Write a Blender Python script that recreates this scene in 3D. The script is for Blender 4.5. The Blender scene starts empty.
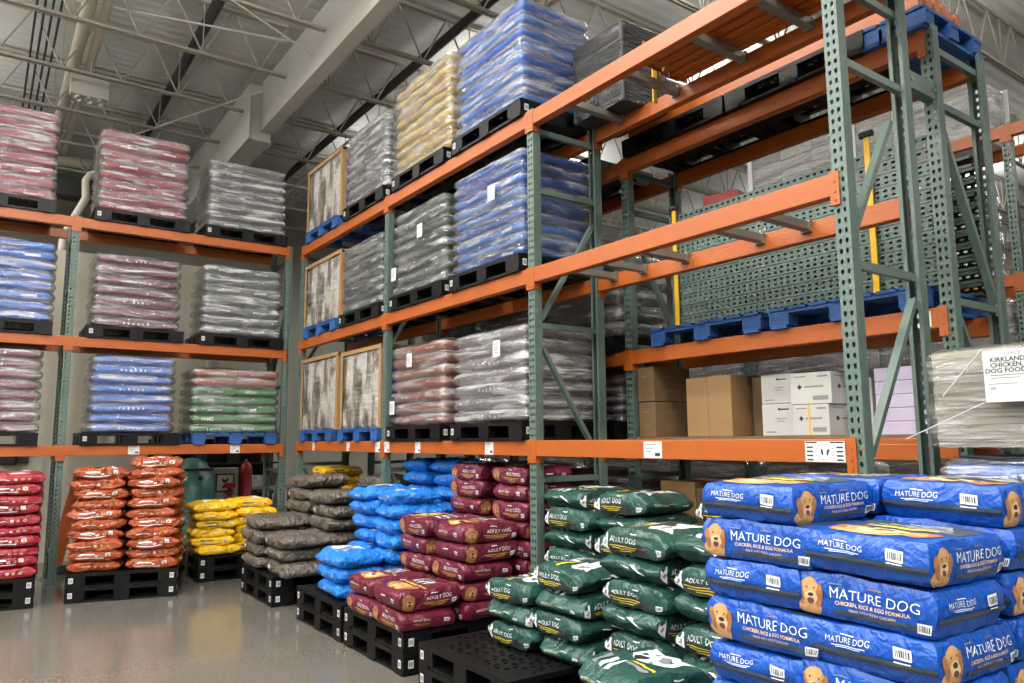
import bpy, math, random
from mathutils import Vector, Matrix, noise

SC = bpy.context.scene
COL = SC.collection
R = random.Random(7)
PI = math.pi

# ------------------------------------------------------------------ materials
MATS = {}
def nt_new(name):
    m = bpy.data.materials.new(name); m.use_nodes = True
    nt = m.node_tree; nt.nodes.clear()
    out = nt.nodes.new('ShaderNodeOutputMaterial')
    MATS[name] = m
    return m, nt, out
def N(nt, t, **kw):
    n = nt.nodes.new(t)
    for k, v in kw.items():
        if k.startswith('i_'):
            n.inputs[k[2:].replace('_', ' ')].default_value = v
        else: setattr(n, k, v)
    return n
def srgb(r, g, b):
    f = lambda c: (c/255/12.92) if c/255 <= .04045 else ((c/255+.055)/1.055)**2.4
    return (f(r), f(g), f(b), 1)
def simple(name, col, rough=.5, metal=0., var=.12, vscale=6., bump=0., bscale=20., spec=.5, coat=0., stretch=None, alpha_mask=None, emit=None):
    m, nt, out = nt_new(name)
    p = N(nt, 'ShaderNodeBsdfPrincipled')
    p.inputs['Roughness'].default_value = rough; p.inputs['Metallic'].default_value = metal
    p.inputs['Specular IOR Level'].default_value = spec; p.inputs['Coat Weight'].default_value = coat
    p.inputs['Coat Roughness'].default_value = .2
    tc = N(nt, 'ShaderNodeTexCoord'); mp = N(nt, 'ShaderNodeMapping')
    nt.links.new(tc.outputs['Object'], mp.inputs['Vector'])
    if stretch: mp.inputs['Scale'].default_value = stretch
    nz = N(nt, 'ShaderNodeTexNoise'); nz.inputs['Scale'].default_value = vscale; nz.inputs['Detail'].default_value = 5
    nt.links.new(mp.outputs[0], nz.inputs['Vector'])
    mx = N(nt, 'ShaderNodeMix', data_type='RGBA')
    nt.links.new(nz.outputs['Fac'], mx.inputs['Factor'])
    c = Vector(col[:3])
    mx.inputs['A'].default_value = (*(c*(1-var)), 1); mx.inputs['B'].default_value = (*[min(1, x) for x in c*(1+var)], 1)
    nt.links.new(mx.outputs['Result'], p.inputs['Base Color'])
    if bump:
        nb = N(nt, 'ShaderNodeTexNoise'); nb.inputs['Scale'].default_value = bscale; nb.inputs['Detail'].default_value = 4
        nt.links.new(mp.outputs[0], nb.inputs['Vector'])
        b = N(nt, 'ShaderNodeBump'); b.inputs['Strength'].default_value = bump; b.inputs['Distance'].default_value = .02
        nt.links.new(nb.outputs['Fac'], b.inputs['Height']); nt.links.new(b.outputs[0], p.inputs['Normal'])
    if emit:
        p.inputs['Emission Color'].default_value = emit[0]; p.inputs['Emission Strength'].default_value = emit[1]
    nt.links.new(p.outputs[0], out.inputs['Surface'])
    return m
def mathn(nt, op, a, b=None, clamp=False):
    n = N(nt, 'ShaderNodeMath', operation=op, use_clamp=clamp)
    for i, v in enumerate((a, b)):
        if v is None: continue
        if isinstance(v, (int, float)): n.inputs[i].default_value = v
        else: nt.links.new(v, n.inputs[i])
    return n.outputs[0]
def perforated(name, col, axis, cols, hw, hh, pitch, metal=.0, rough=.45):
    """painted steel with real see-through teardrop holes in columns (object coordinates)"""
    m = simple(name, col, rough, metal, var=.22, vscale=9, bump=.05, bscale=60)
    nt = m.node_tree
    out = [n for n in nt.nodes if n.type == 'OUTPUT_MATERIAL'][0]
    p = [n for n in nt.nodes if n.type == 'BSDF_PRINCIPLED'][0]
    tc = [n for n in nt.nodes if n.type == 'TEX_COORD'][0]
    sx = N(nt, 'ShaderNodeSeparateXYZ'); nt.links.new(tc.outputs['Object'], sx.inputs[0])
    u = mathn(nt, 'ABSOLUTE', sx.outputs[axis])
    du = mathn(nt, 'DIVIDE', mathn(nt, 'SUBTRACT', u, cols), hw)
    fz = mathn(nt, 'FRACT', mathn(nt, 'DIVIDE', sx.outputs['Z'], pitch))
    zz = mathn(nt, 'MULTIPLY', mathn(nt, 'SUBTRACT', fz, .5), pitch)
    # narrower towards the bottom: teardrop
    wz = mathn(nt, 'ADD', 1.0, mathn(nt, 'MULTIPLY', zz, -12.0))
    du2 = mathn(nt, 'MULTIPLY', du, wz)
    dz = mathn(nt, 'DIVIDE', zz, hh)
    d = mathn(nt, 'ADD', mathn(nt, 'MULTIPLY', du2, du2), mathn(nt, 'MULTIPLY', dz, dz))
    mask = mathn(nt, 'LESS_THAN', d, 1.0)
    tr = N(nt, 'ShaderNodeBsdfTransparent'); mx = N(nt, 'ShaderNodeMixShader')
    nt.links.new(mask, mx.inputs[0]); nt.links.new(p.outputs[0], mx.inputs[1]); nt.links.new(tr.outputs[0], mx.inputs[2])
    nt.links.new(mx.outputs[0], out.inputs['Surface'])
    return m
def film_mat(name, milky_lo, milky_hi, gloss=1.0, stretch=(1.7, 1.7, 15.0), tint=(1, 1, 1)):
    m, nt, out = nt_new(name)
    tc = N(nt, 'ShaderNodeTexCoord'); mp = N(nt, 'ShaderNodeMapping')
    mp.inputs['Scale'].default_value = stretch; mp.inputs['Rotation'].default_value = (.12, .1, 0)
    oi = N(nt, 'ShaderNodeObjectInfo')
    nt.links.new(tc.outputs['Object'], mp.inputs['Vector'])
    add = N(nt, 'ShaderNodeVectorMath', operation='ADD')
    sc = N(nt, 'ShaderNodeVectorMath', operation='SCALE'); sc.inputs['Scale'].default_value = 37.
    nt.links.new(oi.outputs['Random'], sc.inputs[0]); nt.links.new(mp.outputs[0], add.inputs[0]); nt.links.new(sc.outputs[0], add.inputs[1])
    nz = N(nt, 'ShaderNodeTexNoise'); nz.inputs['Scale'].default_value = 1.3; nz.inputs['Detail'].default_value = 7; nz.inputs['Roughness'].default_value = .62
    nz.inputs['Distortion'].default_value = .6
    nt.links.new(add.outputs[0], nz.inputs['Vector'])
    mr = N(nt, 'ShaderNodeMapRange'); mr.inputs['From Min'].default_value = .48; mr.inputs['From Max'].default_value = .64
    mr.inputs['To Min'].default_value = milky_lo; mr.inputs['To Max'].default_value = milky_hi  # white streaks: uneven film haze, raised to stand in for highlights too
    nt.links.new(nz.outputs['Fac'], mr.inputs['Value'])
    nb = N(nt, 'ShaderNodeTexNoise'); nb.inputs['Scale'].default_value = 2.2; nb.inputs['Detail'].default_value = 7; nb.inputs['Distortion'].default_value = 1.6
    nt.links.new(add.outputs[0], nb.inputs['Vector'])
    bp = N(nt, 'ShaderNodeBump'); bp.inputs['Strength'].default_value = .55; bp.inputs['Distance'].default_value = .06
    nt.links.new(nb.outputs['Fac'], bp.inputs['Height'])
    tr = N(nt, 'ShaderNodeBsdfTransparent'); tr.inputs['Color'].default_value = (*tint, 1)
    df = N(nt, 'ShaderNodeBsdfDiffuse'); df.inputs['Color'].default_value = (.9, .9, .9, 1)
    nt.links.new(bp.outputs[0], df.inputs['Normal'])
    m1 = N(nt, 'ShaderNodeMixShader'); nt.links.new(mr.outputs[0], m1.inputs[0]); nt.links.new(tr.outputs[0], m1.inputs[1]); nt.links.new(df.outputs[0], m1.inputs[2])
    gl = N(nt, 'ShaderNodeBsdfGlossy'); gl.inputs['Roughness'].default_value = .2; nt.links.new(bp.outputs[0], gl.inputs['Normal'])
    fr = N(nt, 'ShaderNodeFresnel'); fr.inputs['IOR'].default_value = 1.5; nt.links.new(bp.outputs[0], fr.inputs['Normal'])
    fm = mathn(nt, 'MULTIPLY', fr.outputs[0], 1.6*gloss, True)
    fm2 = mathn(nt, 'MINIMUM', mathn(nt, 'ADD', fm, .05), .7)
    m2 = N(nt, 'ShaderNodeMixShader'); nt.links.new(fm2, m2.inputs[0]); nt.links.new(m1.outputs[0], m2.inputs[1]); nt.links.new(gl.outputs[0], m2.inputs[2])
    nt.links.new(m2.outputs[0], out.inputs['Surface'])
    return m

ORANGE = simple('beam_orange', srgb(158, 79, 24), .42, .0, var=.14, vscale=3, bump=.04, bscale=40, stretch=(.5, 3, 3))
DKORANGE = ORANGE
GREEN = simple('post_green', srgb(84, 101, 93), .42, .0, var=.2, vscale=8, bump=.05, bscale=50)
PERF = perforated('post_green_front', srgb(84, 101, 93), 'X', .0165, .0085, .0135, .0508)
PERFS = perforated('post_green_side', srgb(80, 97, 89), 'Y', .040, .0045, .006, .0508)
STEEL = simple('bare_steel', srgb(135, 132, 124), .4, .55, var=.15, vscale=10)
BLACKP = simple('black_plastic', (.0035, .0035, .004, 1), .42, 0, var=.25, vscale=15, bump=.08, bscale=60, spec=.22)
BLUEWOOD = simple('blue_painted_wood', srgb(28, 74, 132), .6, 0, var=.25, vscale=5, bump=.2, bscale=25, stretch=(1, 6, 6))
CARD = simple('cardboard', srgb(146, 113, 74), .75, 0, var=.08, vscale=4)
CARD2 = simple('cardboard_dark', srgb(112, 87, 58), .75, 0, var=.1, vscale=4)
WHITEC = simple('white_carton', srgb(188, 186, 180), .6, 0, var=.05)
LAVC = simple('lavender_carton', srgb(186, 172, 196), .6, 0, var=.08)
PAPER = simple('white_paper', (.66, .66, .65, 1), .6, 0, var=.02)
INK = simple('black_ink', (.02, .02, .022, 1), .5, 0, var=.0)
GREYINK = simple('grey_ink', (.22, .22, .23, 1), .5, 0, var=.0)
WHITEINK = simple('white_print', (.85, .86, .87, 1), .45, 0, var=.0)
YELINK = simple('yellow_print', srgb(226, 205, 60), .45, 0, var=.0)
GOLDINK = simple('gold_print', srgb(205, 165, 70), .45, 0, var=.0)
STRIPE = simple('slate_stripe', srgb(52, 62, 70), .5, 0, var=.1)
TAN = simple('dog_tan', srgb(192, 148, 98), .5, 0, var=.4, vscale=45)
LTAN = simple('dog_cream', srgb(218, 184, 140), .5, 0, var=.3, vscale=30)
DTAN = simple('dog_brown', srgb(150, 100, 60), .5, 0, var=.45, vscale=30)
RED = simple('dog_tongue', srgb(92, 50, 44), .5, 0, var=.1)
GREYD = simple('dog_grey', srgb(120, 122, 124), .5, 0, var=.3, vscale=30)
PINKD = simple('dog_pink', srgb(190, 158, 158), .5, 0, var=.1)
YELSTRAP = simple('yellow_plastic', srgb(228, 178, 28), .5, 0, var=.1)
WALLG = simple('wall_grey', srgb(150, 148, 136), .8, 0, var=.05, vscale=2)
PANEL = simple('cream_panel', srgb(196, 190, 172), .65, 0, var=.04, vscale=1)
GALV = simple('girder_paint', srgb(206, 204, 196), .5, .0, var=.03, vscale=2)
JOISTM = simple('joist_paint', srgb(172, 168, 156), .5, .1, var=.06, vscale=4)
DUCT = simple('dark_duct', srgb(52, 52, 50), .6, 0, var=.1)
PIPE = simple('cream_pipe', srgb(190, 184, 168), .5, 0, var=.05)
TEAL = simple('teal_paint', srgb(60, 116, 108), .35, 0, var=.08, coat=.3)
REDP = simple('red_paint', srgb(150, 26, 28), .4, 0, var=.1)
DARK = simple('dark_rubber', (.02, .02, .022, 1), .6, 0, var=.1)
GREYP = simple('grey_enamel', srgb(150, 150, 140), .5, 0, var=.06)
PURPLE = simple('purple_print', srgb(98, 60, 165), .45, 0, var=.15)
def mottled(name, cols, stretch, scale=3.0, rough=.5):
    m, nt, out = nt_new(name)
    p = N(nt, 'ShaderNodeBsdfPrincipled'); p.inputs['Roughness'].default_value = rough
    tc = N(nt, 'ShaderNodeTexCoord'); mp = N(nt, 'ShaderNodeMapping'); mp.inputs['Scale'].default_value = stretch
    nt.links.new(tc.outputs['Object'], mp.inputs['Vector'])
    nz = N(nt, 'ShaderNodeTexNoise'); nz.inputs['Scale'].default_value = scale; nz.inputs['Detail'].default_value = 6; nz.inputs['Distortion'].default_value = .8
    nt.links.new(mp.outputs[0], nz.inputs['Vector'])
    cr = N(nt, 'ShaderNodeValToRGB')
    el = cr.color_ramp.elements
    el[0].position = .31; el[0].color = cols[0]; el[1].position = .64; el[1].color = cols[-1]
    for i, c in enumerate(cols[1:-1]):
        e = el.new(.36+.28*(i+1)/(len(cols)-1)); e.color = c
    nt.links.new(nz.outputs['Fac'], cr.inputs[0]); nt.links.new(cr.outputs[0], p.inputs['Base Color'])
    nt.links.new(p.outputs[0], out.inputs['Surface'])
    return m
SLABM = mottled('printed_slab', [srgb(58, 52, 50), srgb(150, 136, 122), srgb(236, 228, 214), srgb(246, 243, 238)], (4.5, 4.5, 1.5), 1.3)
STRIATED = mottled('layered_board', [srgb(124, 116, 102), srgb(160, 152, 136), srgb(184, 176, 160)], (1.2, 1.2, 38), 1.4, .7)

FILM = film_mat('stretch_film', .04, .48, 1.8)
FILMW = film_mat('stretch_film_white', .12, .74, 2.0)
FILMC = film_mat('stretch_film_clear', .0, .28, .7)

def bagmat(name, col, rough=.38, var=.1, bump=.35, spec=.5):
    m = simple(name, col, rough, 0, var=var, vscale=7, spec=spec)
    nt = m.node_tree; p = [n for n in nt.nodes if n.type == 'BSDF_PRINCIPLED'][0]; tc = [n for n in nt.nodes if n.type == 'TEX_COORD'][0]
    oi = N(nt, 'ShaderNodeObjectInfo'); sc = N(nt, 'ShaderNodeVectorMath', operation='SCALE'); sc.inputs['Scale'].default_value = 23.
    ad = N(nt, 'ShaderNodeVectorMath', operation='ADD')
    nt.links.new(oi.outputs['Random'], sc.inputs[0]); nt.links.new(tc.outputs['Object'], ad.inputs[0]); nt.links.new(sc.outputs[0], ad.inputs[1])
    def ridge(scale, dist):
        n = N(nt, 'ShaderNodeTexNoise'); n.inputs['Scale'].default_value = scale; n.inputs['Detail'].default_value = 3; n.inputs['Distortion'].default_value = dist
        nt.links.new(ad.outputs[0], n.inputs['Vector'])
        return mathn(nt, 'SUBTRACT', 1.0, mathn(nt, 'MULTIPLY', mathn(nt, 'ABSOLUTE', mathn(nt, 'SUBTRACT', n.outputs['Fac'], .5)), 4.0), True)
    h = mathn(nt, 'ADD', ridge(7., 1.2), mathn(nt, 'MULTIPLY', ridge(19., .8), .45))
    b = N(nt, 'ShaderNodeBump'); b.inputs['Strength'].default_value = min(1., bump*.9); b.inputs['Distance'].default_value = .022
    nt.links.new(h, b.inputs['Height']); nt.links.new(b.outputs[0], p.inputs['Normal'])
    return m
# loose and wrapped bag colours
BM = {
 'royal': bagmat('bag_royal_blue', srgb(6, 68, 154), .36),
 'green': bagmat('bag_dark_green', srgb(30, 66, 58), .36),
 'maroon': bagmat('bag_maroon', srgb(90, 23, 42), .36),
 'sky': bagmat('bag_sky_blue', srgb(30, 114, 202), .3, bump=.7),
 'brown': bagmat('bag_grey_brown', srgb(90, 82, 74), .28, var=.2, bump=1.0),
 'yellow': bagmat('bag_yellow', srgb(244, 190, 22), .3, bump=.6),
 'amber': bagmat('bag_orange', srgb(150, 66, 28), .28, bump=.9),
 'red': bagmat('bag_red', srgb(132, 19, 34), .3, bump=.6),
 'w_blue': bagmat('bag_wrapped_blue', srgb(18, 104, 204), .4),
 'w_navy': bagmat('bag_wrapped_navy', srgb(30, 84, 170), .4),
 'w_pink': bagmat('bag_wrapped_crimson', srgb(150, 6, 42), .4),
 'w_maroon': bagmat('bag_wrapped_maroon', srgb(106, 12, 54), .4),
 'w_grey': bagmat('bag_wrapped_grey', srgb(100, 98, 94), .4, var=.3),
 'w_greygreen': bagmat('bag_wrapped_grey_green', srgb(78, 94, 84), .4, var=.3),
 'w_green': bagmat('bag_wrapped_green', srgb(24, 128, 44), .4, var=.25),
 'w_tan': bagmat('bag_wrapped_straw', srgb(220, 190, 110), .45, var=.15),
 'w_rose': bagmat('bag_wrapped_copper', srgb(172, 98, 80), .4, var=.15),
 'w_mauve': bagmat('bag_wrapped_mauve', srgb(120, 108, 112), .4, var=.15),
 'w_lightblue': bagmat('bag_wrapped_light_blue', srgb(70, 130, 204), .4),
}

# ------------------------------------------------------------------ mesh helpers
class MB:
    def __init__(s): s.v = []; s.f = []; s.m = []
    def box(s, x0, x1, y0, y1, z0, z1, m=0):
        b = len(s.v)
        s.v += [(x0,y0,z0),(x1,y0,z0),(x1,y1,z0),(x0,y1,z0),(x0,y0,z1),(x1,y0,z1),(x1,y1,z1),(x0,y1,z1)]
        s.f += [tuple(b+i for i in q) for q in ((0,3,2,1),(4,5,6,7),(0,1,5,4),(1,2,6,5),(2,3,7,6),(3,0,4,7))]
        s.m += [m]*6
        return s
    def bar(s, p0, p1, w, h, m=0, up=(0,0,1)):
        p0, p1 = Vector(p0), Vector(p1); d = (p1-p0).normalized(); u = Vector(up)
        x = d.cross(u)
        if x.length < 1e-4: x = d.cross(Vector((1,0,0)))
        x.normalize(); u = x.cross(d).normalized()
        b = len(s.v)
        for p in (p0, p1):
            for a, c in ((-1,-1),(1,-1),(1,1),(-1,1)): s.v.append(tuple(p+x*a*w/2+u*c*h/2))
        s.f += [tuple(b+i for i in q) for q in ((0,1,2,3),(7,6,5,4),(0,4,5,1),(1,5,6,2),(2,6,7,3),(3,7,4,0))]
        s.m += [m]*6
        return s
    def tube(s, pts, r, n=10, m=0, cap=True):
        pts = [Vector(p) for p in pts]; rings = []
        for i, p in enumerate(pts):
            d = (pts[min(i+1, len(pts)-1)]-pts[max(i-1, 0)]).normalized()
            a = d.cross(Vector((0,0,1)))
            if a.length < 1e-3: a = d.cross(Vector((1,0,0)))
            a.normalize(); c = a.cross(d)
            rr = r[i] if isinstance(r, (list, tuple)) else r
            b = len(s.v)
            for k in range(n):
                t = 2*PI*k/n; s.v.append(tuple(p+a*math.cos(t)*rr+c*math.sin(t)*rr))
            rings.append(b)
        for i in range(len(rings)-1):
            for k in range(n):
                s.f.append((rings[i]+k, rings[i]+(k+1)%n, rings[i+1]+(k+1)%n, rings[i+1]+k)); s.m.append(m)
        if cap:
            s.f.append(tuple(rings[0]+k for k in range(n))); s.m.append(m)
            s.f.append(tuple(rings[-1]+k for k in reversed(range(n)))); s.m.append(m)
        return s
    def quad(s, a, b, c, d, m=0):
        k = len(s.v); s.v += [tuple(a),tuple(b),tuple(c),tuple(d)]; s.f.append((k,k+1,k+2,k+3)); s.m.append(m); return s
    def mesh(s, name, mats, smooth=False):
        me = bpy.data.meshes.new(name); me.from_pydata(s.v, [], s.f)
        for mt in mats: me.materials.append(mt)
        for p, i in zip(me.polygons, s.m): p.material_index = i; p.use_smooth = smooth
        me.update(); return me
    def build(s, name, mats, parent=None, smooth=False, loc=None, rot=0, bevel=0):
        return link(name, s.mesh(name, mats if isinstance(mats, (list, tuple)) else [mats], smooth), parent, loc, rot, bevel)
def link(name, me, parent=None, loc=None, rot=0, bevel=0):
    o = bpy.data.objects.new(name, me); COL.objects.link(o)
    if parent is not None: o.parent = parent
    if loc is not None: o.location = loc
    if rot: o.rotation_euler = (0, 0, rot)
    if bevel:
        b = o.modifiers.new('bevel', 'BEVEL'); b.width = bevel; b.segments = 2; b.limit_method = 'ANGLE'
    return o
def tag(o, label, cat, group=None, kind=None):
    o['label'] = label; o['category'] = cat
    if group: o['group'] = group
    if kind: o['kind'] = kind
    return o
def thing(name, label, cat, loc=(0,0,0), rot=0, group=None):
    o = bpy.data.objects.new(name, None); COL.objects.link(o); o.empty_display_size = .1
    o.location = loc; o.rotation_euler = (0, 0, rot)
    return tag(o, label, cat, group)
def struct(o, label=None):
    o['kind'] = 'structure'
    if label: o['label'] = label
    return o
def copy_tree(o, parent=None):
    c = o.copy(); COL.objects.link(c)
    if parent is not None: c.parent = parent
    for ch in list(o.children): copy_tree(ch, c)
    return c

_TXT = {}
def text_tris(body, size, bold=0.):
    k = (body, round(size, 5), bold)
    if k in _TXT: return _TXT[k]
    cu = bpy.data.curves.new('t', 'FONT'); cu.body = body; cu.size = size; cu.resolution_u = 2; cu.align_x = 'CENTER'; cu.align_y = 'CENTER'
    cu.offset = bold
    ob = bpy.data.objects.new('t', cu); COL.objects.link(ob)
    me = bpy.data.meshes.new_from_object(ob)
    vs = [(v.co.x, v.co.y) for v in me.vertices]; fs = [tuple(p.vertices) for p in me.polygons]
    bpy.data.objects.remove(ob); bpy.data.curves.remove(cu); bpy.data.meshes.remove(me)
    _TXT[k] = (vs, fs); return _TXT[k]
class Print:
    """flat prints laid on a curved face: mapf(s, h, off) -> point"""
    def __init__(s, mapf): s.f = mapf; s.mb = MB()
    def _add(s, pts, faces, m, off):
        b = len(s.mb.v); s.mb.v += [tuple(s.f(x, y, off)) for x, y in pts]
        s.mb.f += [tuple(b+i for i in q) for q in faces]; s.mb.m += [m]*len(faces)
    def text(s, body, size, x, y, m, off=.003, sx=1., bold=0., rot=0.):
        vs, fs = text_tris(body, size, bold); c, n = math.cos(rot), math.sin(rot)
        s._add([(x+(a*sx)*c-b*n, y+(a*sx)*n+b*c) for a, b in vs], fs, m, off)
    def rect(s, x0, x1, y0, y1, m, off=.0015, nx=8, ny=3):
        pts = [(x0+(x1-x0)*i/nx, y0+(y1-y0)*j/ny) for j in range(ny+1) for i in range(nx+1)]
        fs = [(j*(nx+1)+i, j*(nx+1)+i+1, (j+1)*(nx+1)+i+1, (j+1)*(nx+1)+i) for j in range(ny) for i in range(nx)]
        s._add(pts, fs, m, off)
    def ell(s, x, y, rx, ry, m, off=.002, rot=0., n=16):
        c, q = math.cos(rot), math.sin(rot); pts = [(x, y)]; fs = []
        for k, fr in enumerate((.5, 1.)):
            for i in range(n):
                t = 2*PI*i/n; a, b = rx*fr*math.cos(t), ry*fr*math.sin(t); pts.append((x+a*c-b*q, y+a*q+b*c))
        for i in range(n):
            j = (i+1) % n; fs.append((0, 1+i, 1+j)); fs.append((1+i, 1+n+i, 1+n+j, 1+j))
        s._add(pts, fs, m, off)
    def poly(s, pts, m, off=.002):
        n = len(pts); cx = sum(p[0] for p in pts)/n; cy = sum(p[1] for p in pts)/n
        P = [(cx, cy)]+[((a+cx)/2, (b+cy)/2) for a, b in pts]+list(pts)
        fs = []
        for i in range(n):
            j = (i+1) % n; fs.append((0, 1+i, 1+j)); fs.append((1+i, 1+n+i, 1+n+j, 1+j))
        s._add(P, fs, m, off)

# ------------------------------------------------------------------ bags
class BagShape:
    def __init__(s, W, L, T, seed, crumple=1., edge=.76, pinch=0., flap=0., crimp=0.):
        s.flap = flap; s.crimp = crimp
        s.W, s.L, s.T, s.seed, s.cr, s.edge, s.pinch = W, L, T, seed, crumple, edge, pinch
        r = random.Random(seed*13+5)
        s.sag = [r.uniform(-.010, .006) for _ in range(4)]
    def S(s, a, b, c):
        hz = s.T/2*(s.edge+(1-s.edge)*(1-abs(a)**5)*(1-abs(b)**5))
        rd = 1-.035*abs(c)**6
        pz = 1-s.pinch*abs(b)**7
        x = s.W/2*a*(1-.03*abs(b)**8)*(1-(1-rd)*abs(a)**4)+.008*(1-c*c)*a*abs(a)**3
        y = s.L/2*b*(1-.03*abs(a)**8)*(1-(1-rd)*abs(b)**4)+.008*(1-c*c)*b*abs(b)**3
        z = c*hz*pz+.16*s.T*s.pinch*abs(b)**7*(1 if s.seed % 2 else -1)
        y *= 1+.05*s.pinch*(1-c*c)*abs(b)**5
        q = Vector((x*7+s.seed*3.1, y*7+s.seed*1.7, z*9))
        if s.crimp:
            e = abs(a)**8
            z *= 1-s.crimp*e
            x += (1 if a > 0 else -1)*s.crimp*.045*(1-c*c)*abs(a)**5*(1+.8*noise.noise(Vector((y*16, s.seed*3.3, a*4))))
            z += s.crimp*.02*e*noise.noise(Vector((y*7+s.seed, a*3, 2.)))
        n = noise.noise_vector(q)*(.009*s.cr)+noise.noise_vector(q*2.7)*(.005*s.cr)+noise.noise_vector(q*5.5)*(.0016*s.cr)
        # ridged folds, strongest near the ends, and the folded end flap
        rg = abs(noise.noise(Vector((x*9+s.seed*2.2, y*5+z*11, s.seed*.7+z*6))))
        fo = .010*s.cr*(.35+.65*abs(b)**3)*(rg-.22)
        n.z += fo*(c if abs(c) > .5 else c*.6); n.x += fo*a*abs(a)**6*.8; n.y += fo*b*abs(b)**6*.8
        if s.flap and abs(b) > .96: y += (1 if b > 0 else -1)*s.flap*max(0., min(1., (c+.42)/.24))*(1 if abs(b) > .99 else .4)
        # crosswise creases
        n.z += .004*s.cr*noise.noise(Vector((x*3+s.seed, y*22, c*2)))
        # corner sag
        u, w = (a+1)/2, (b+1)/2
        sg = s.sag[0]*(1-u)*(1-w)+s.sag[1]*u*(1-w)+s.sag[2]*(1-u)*w+s.sag[3]*u*w
        if c < 0: n.z *= .5
        return Vector((x+n.x, y+n.y, z+n.z+sg*(.5+.5*c)*1.0))
    def mesh(s, name, mats, na=22, nb=24, nc=8):
        idx = {}; v = []; f = []
        def vid(i, j, k):
            key = (i, j, k)
            if key not in idx:
                idx[key] = len(v); v.append(tuple(s.S(2*i/na-1, 2*j/nb-1, 2*k/nc-1)))
            return idx[key]
        for i in range(na):
            for j in range(nb):
                f.append((vid(i,j,0), vid(i,j+1,0), vid(i+1,j+1,0), vid(i+1,j,0)))
                f.append((vid(i,j,nc), vid(i+1,j,nc), vid(i+1,j+1,nc), vid(i,j+1,nc)))
        for k in range(nc):
            for i in range(na):
                f.append((vid(i,0,k), vid(i+1,0,k), vid(i+1,0,k+1), vid(i,0,k+1)))
                f.append((vid(i,nb,k), vid(i,nb,k+1), vid(i+1,nb,k+1), vid(i+1,nb,k)))
            for j in range(nb):
                f.append((vid(0,j,k), vid(0,j,k+1), vid(0,j+1,k+1), vid(0,j+1,k)))
                f.append((vid(na,j,k), vid(na,j+1,k), vid(na,j+1,k+1), vid(na,j,k+1)))
        me = bpy.data.meshes.new(name); me.from_pydata(v, [], f)
        for m in mats: me.materials.append(m)
        for p in me.polygons: p.use_smooth = True
        me.set_sharp_from_angle(angle=math.radians(46))
        me.update(); return me
    def face(s, which):
        cl = lambda t: max(-1., min(1., t))
        hz = s.T/2*s.edge
        if which == '-y': return lambda x, h, o: s.S(cl(x/(s.W/2)), -1, cl(h/hz))+Vector((0, -o, 0))
        if which == '+y': return lambda x, h, o: s.S(cl(-x/(s.W/2)), 1, cl(h/hz))+Vector((0, o, 0))
        if which == '+x': return lambda x, h, o: s.S(1, cl(x/(s.L/2)), cl(h/hz))+Vector((o, 0, 0))
        if which == 'top': return lambda x, h, o: s.S(cl(x/(s.W/2)), cl(h/(s.L/2)), 1)+Vector((0, 0, o))
PM = [WHITEINK, INK, STRIPE, YELINK, GOLDINK, TAN, LTAN, DTAN, RED, GREYD, GREYINK, PINKD]
WH, BK, ST, YE, GO, TA, LT, DT, RE, GD, GK, PK = range(12)
def dog_tan(p, x, y, k, flip=1, dark=False):
    A, B, Cc = (DT, TA, LT) if not dark else (DT, DT, TA)
    p.ell(x-.1*k*flip, y-.62*k, .55*k, .42*k, B, .0015)
    p.ell(x, y, .46*k, .5*k, B, .002)
    p.ell(x-.40*k, y-.16*k, .14*k, .46*k, A, .0026, .18)
    p.ell(x+.40*k, y-.16*k, .14*k, .46*k, A, .0026, -.18)
    p.ell(x+.05*k*flip, y-.25*k, .27*k, .28*k, Cc, .003)
    p.ell(x+.05*k*flip, y-.4*k, .15*k, .12*k, RE, .0035)
    p.ell(x+.05*k*flip, y-.13*k, .13*k, .09*k, BK, .0038)
    p.ell(x-.15*k, y+.14*k, .042*k, .036*k, BK, .0036); p.ell(x+.19*k, y+.14*k, .042*k, .036*k, BK, .0036)
def dog_white(p, x, y, k):
    p.ell(x, y-.6*k, .5*k, .4*k, WH, .0015)
    p.ell(x, y, .4*k, .5*k, WH, .002)
    p.poly([(x-.4*k, y+.2*k), (x-.3*k, y+1.0*k), (x-.05*k, y+.3*k)], WH, .0022)
    p.poly([(x+.05*k, y+.3*k), (x+.3*k, y+.95*k), (x+.4*k, y+.2*k)], WH, .0022)
    p.poly([(x-.3*k, y+.3*k), (x-.27*k, y+.8*k), (x-.12*k, y+.35*k)], PK, .003)
    p.ell(x+.22*k, y+.08*k, .2*k, .26*k, GD, .003)
    p.ell(x, y-.25*k, .22*k, .2*k, PK, .003); p.ell(x, y-.2*k, .11*k, .08*k, BK, .0036)
    p.ell(x-.16*k, y+.1*k, .05*k, .05*k, BK, .0036); p.ell(x+.18*k, y+.1*k, .05*k, .05*k, BK, .0036)
def barcode(p, x, y, w, h):
    p.rect(x-w/2, x+w/2, y-h/2, y+h/2, WH, .0035, 3, 2)
    rr = random.Random(3)
    n = 7
    for i in range(n):
        t = x-w*.36+w*.72*i/(n-1); p.rect(t-w*.03, t+w*rr.choice((.02, .045)), y-h*.3, y+h*.32, BK, .0045, 1, 1)
FAM = {}
def make_family(key, mat, W, L, T, crumple, edge, prints, nvar=4, pinch=0., flap=0., crimp=0.):
    out = []
    for i in range(nvar):
        sh = BagShape(W, L, T, hash_seed(key)+i, crumple, edge, pinch, flap, crimp)
        kids = []
        for nm, fn in prints(sh, i):
            kids.append((nm, fn))
        out.append((sh.mesh(key+'_bag', [mat]), kids))
    FAM[key] = dict(W=W, L=L, T=T, v=out)
def hash_seed(k): return sum(ord(c)*(i+3) for i, c in enumerate(k)) % 97
def pr(sh, face): return Print(sh.face(face))
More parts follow.
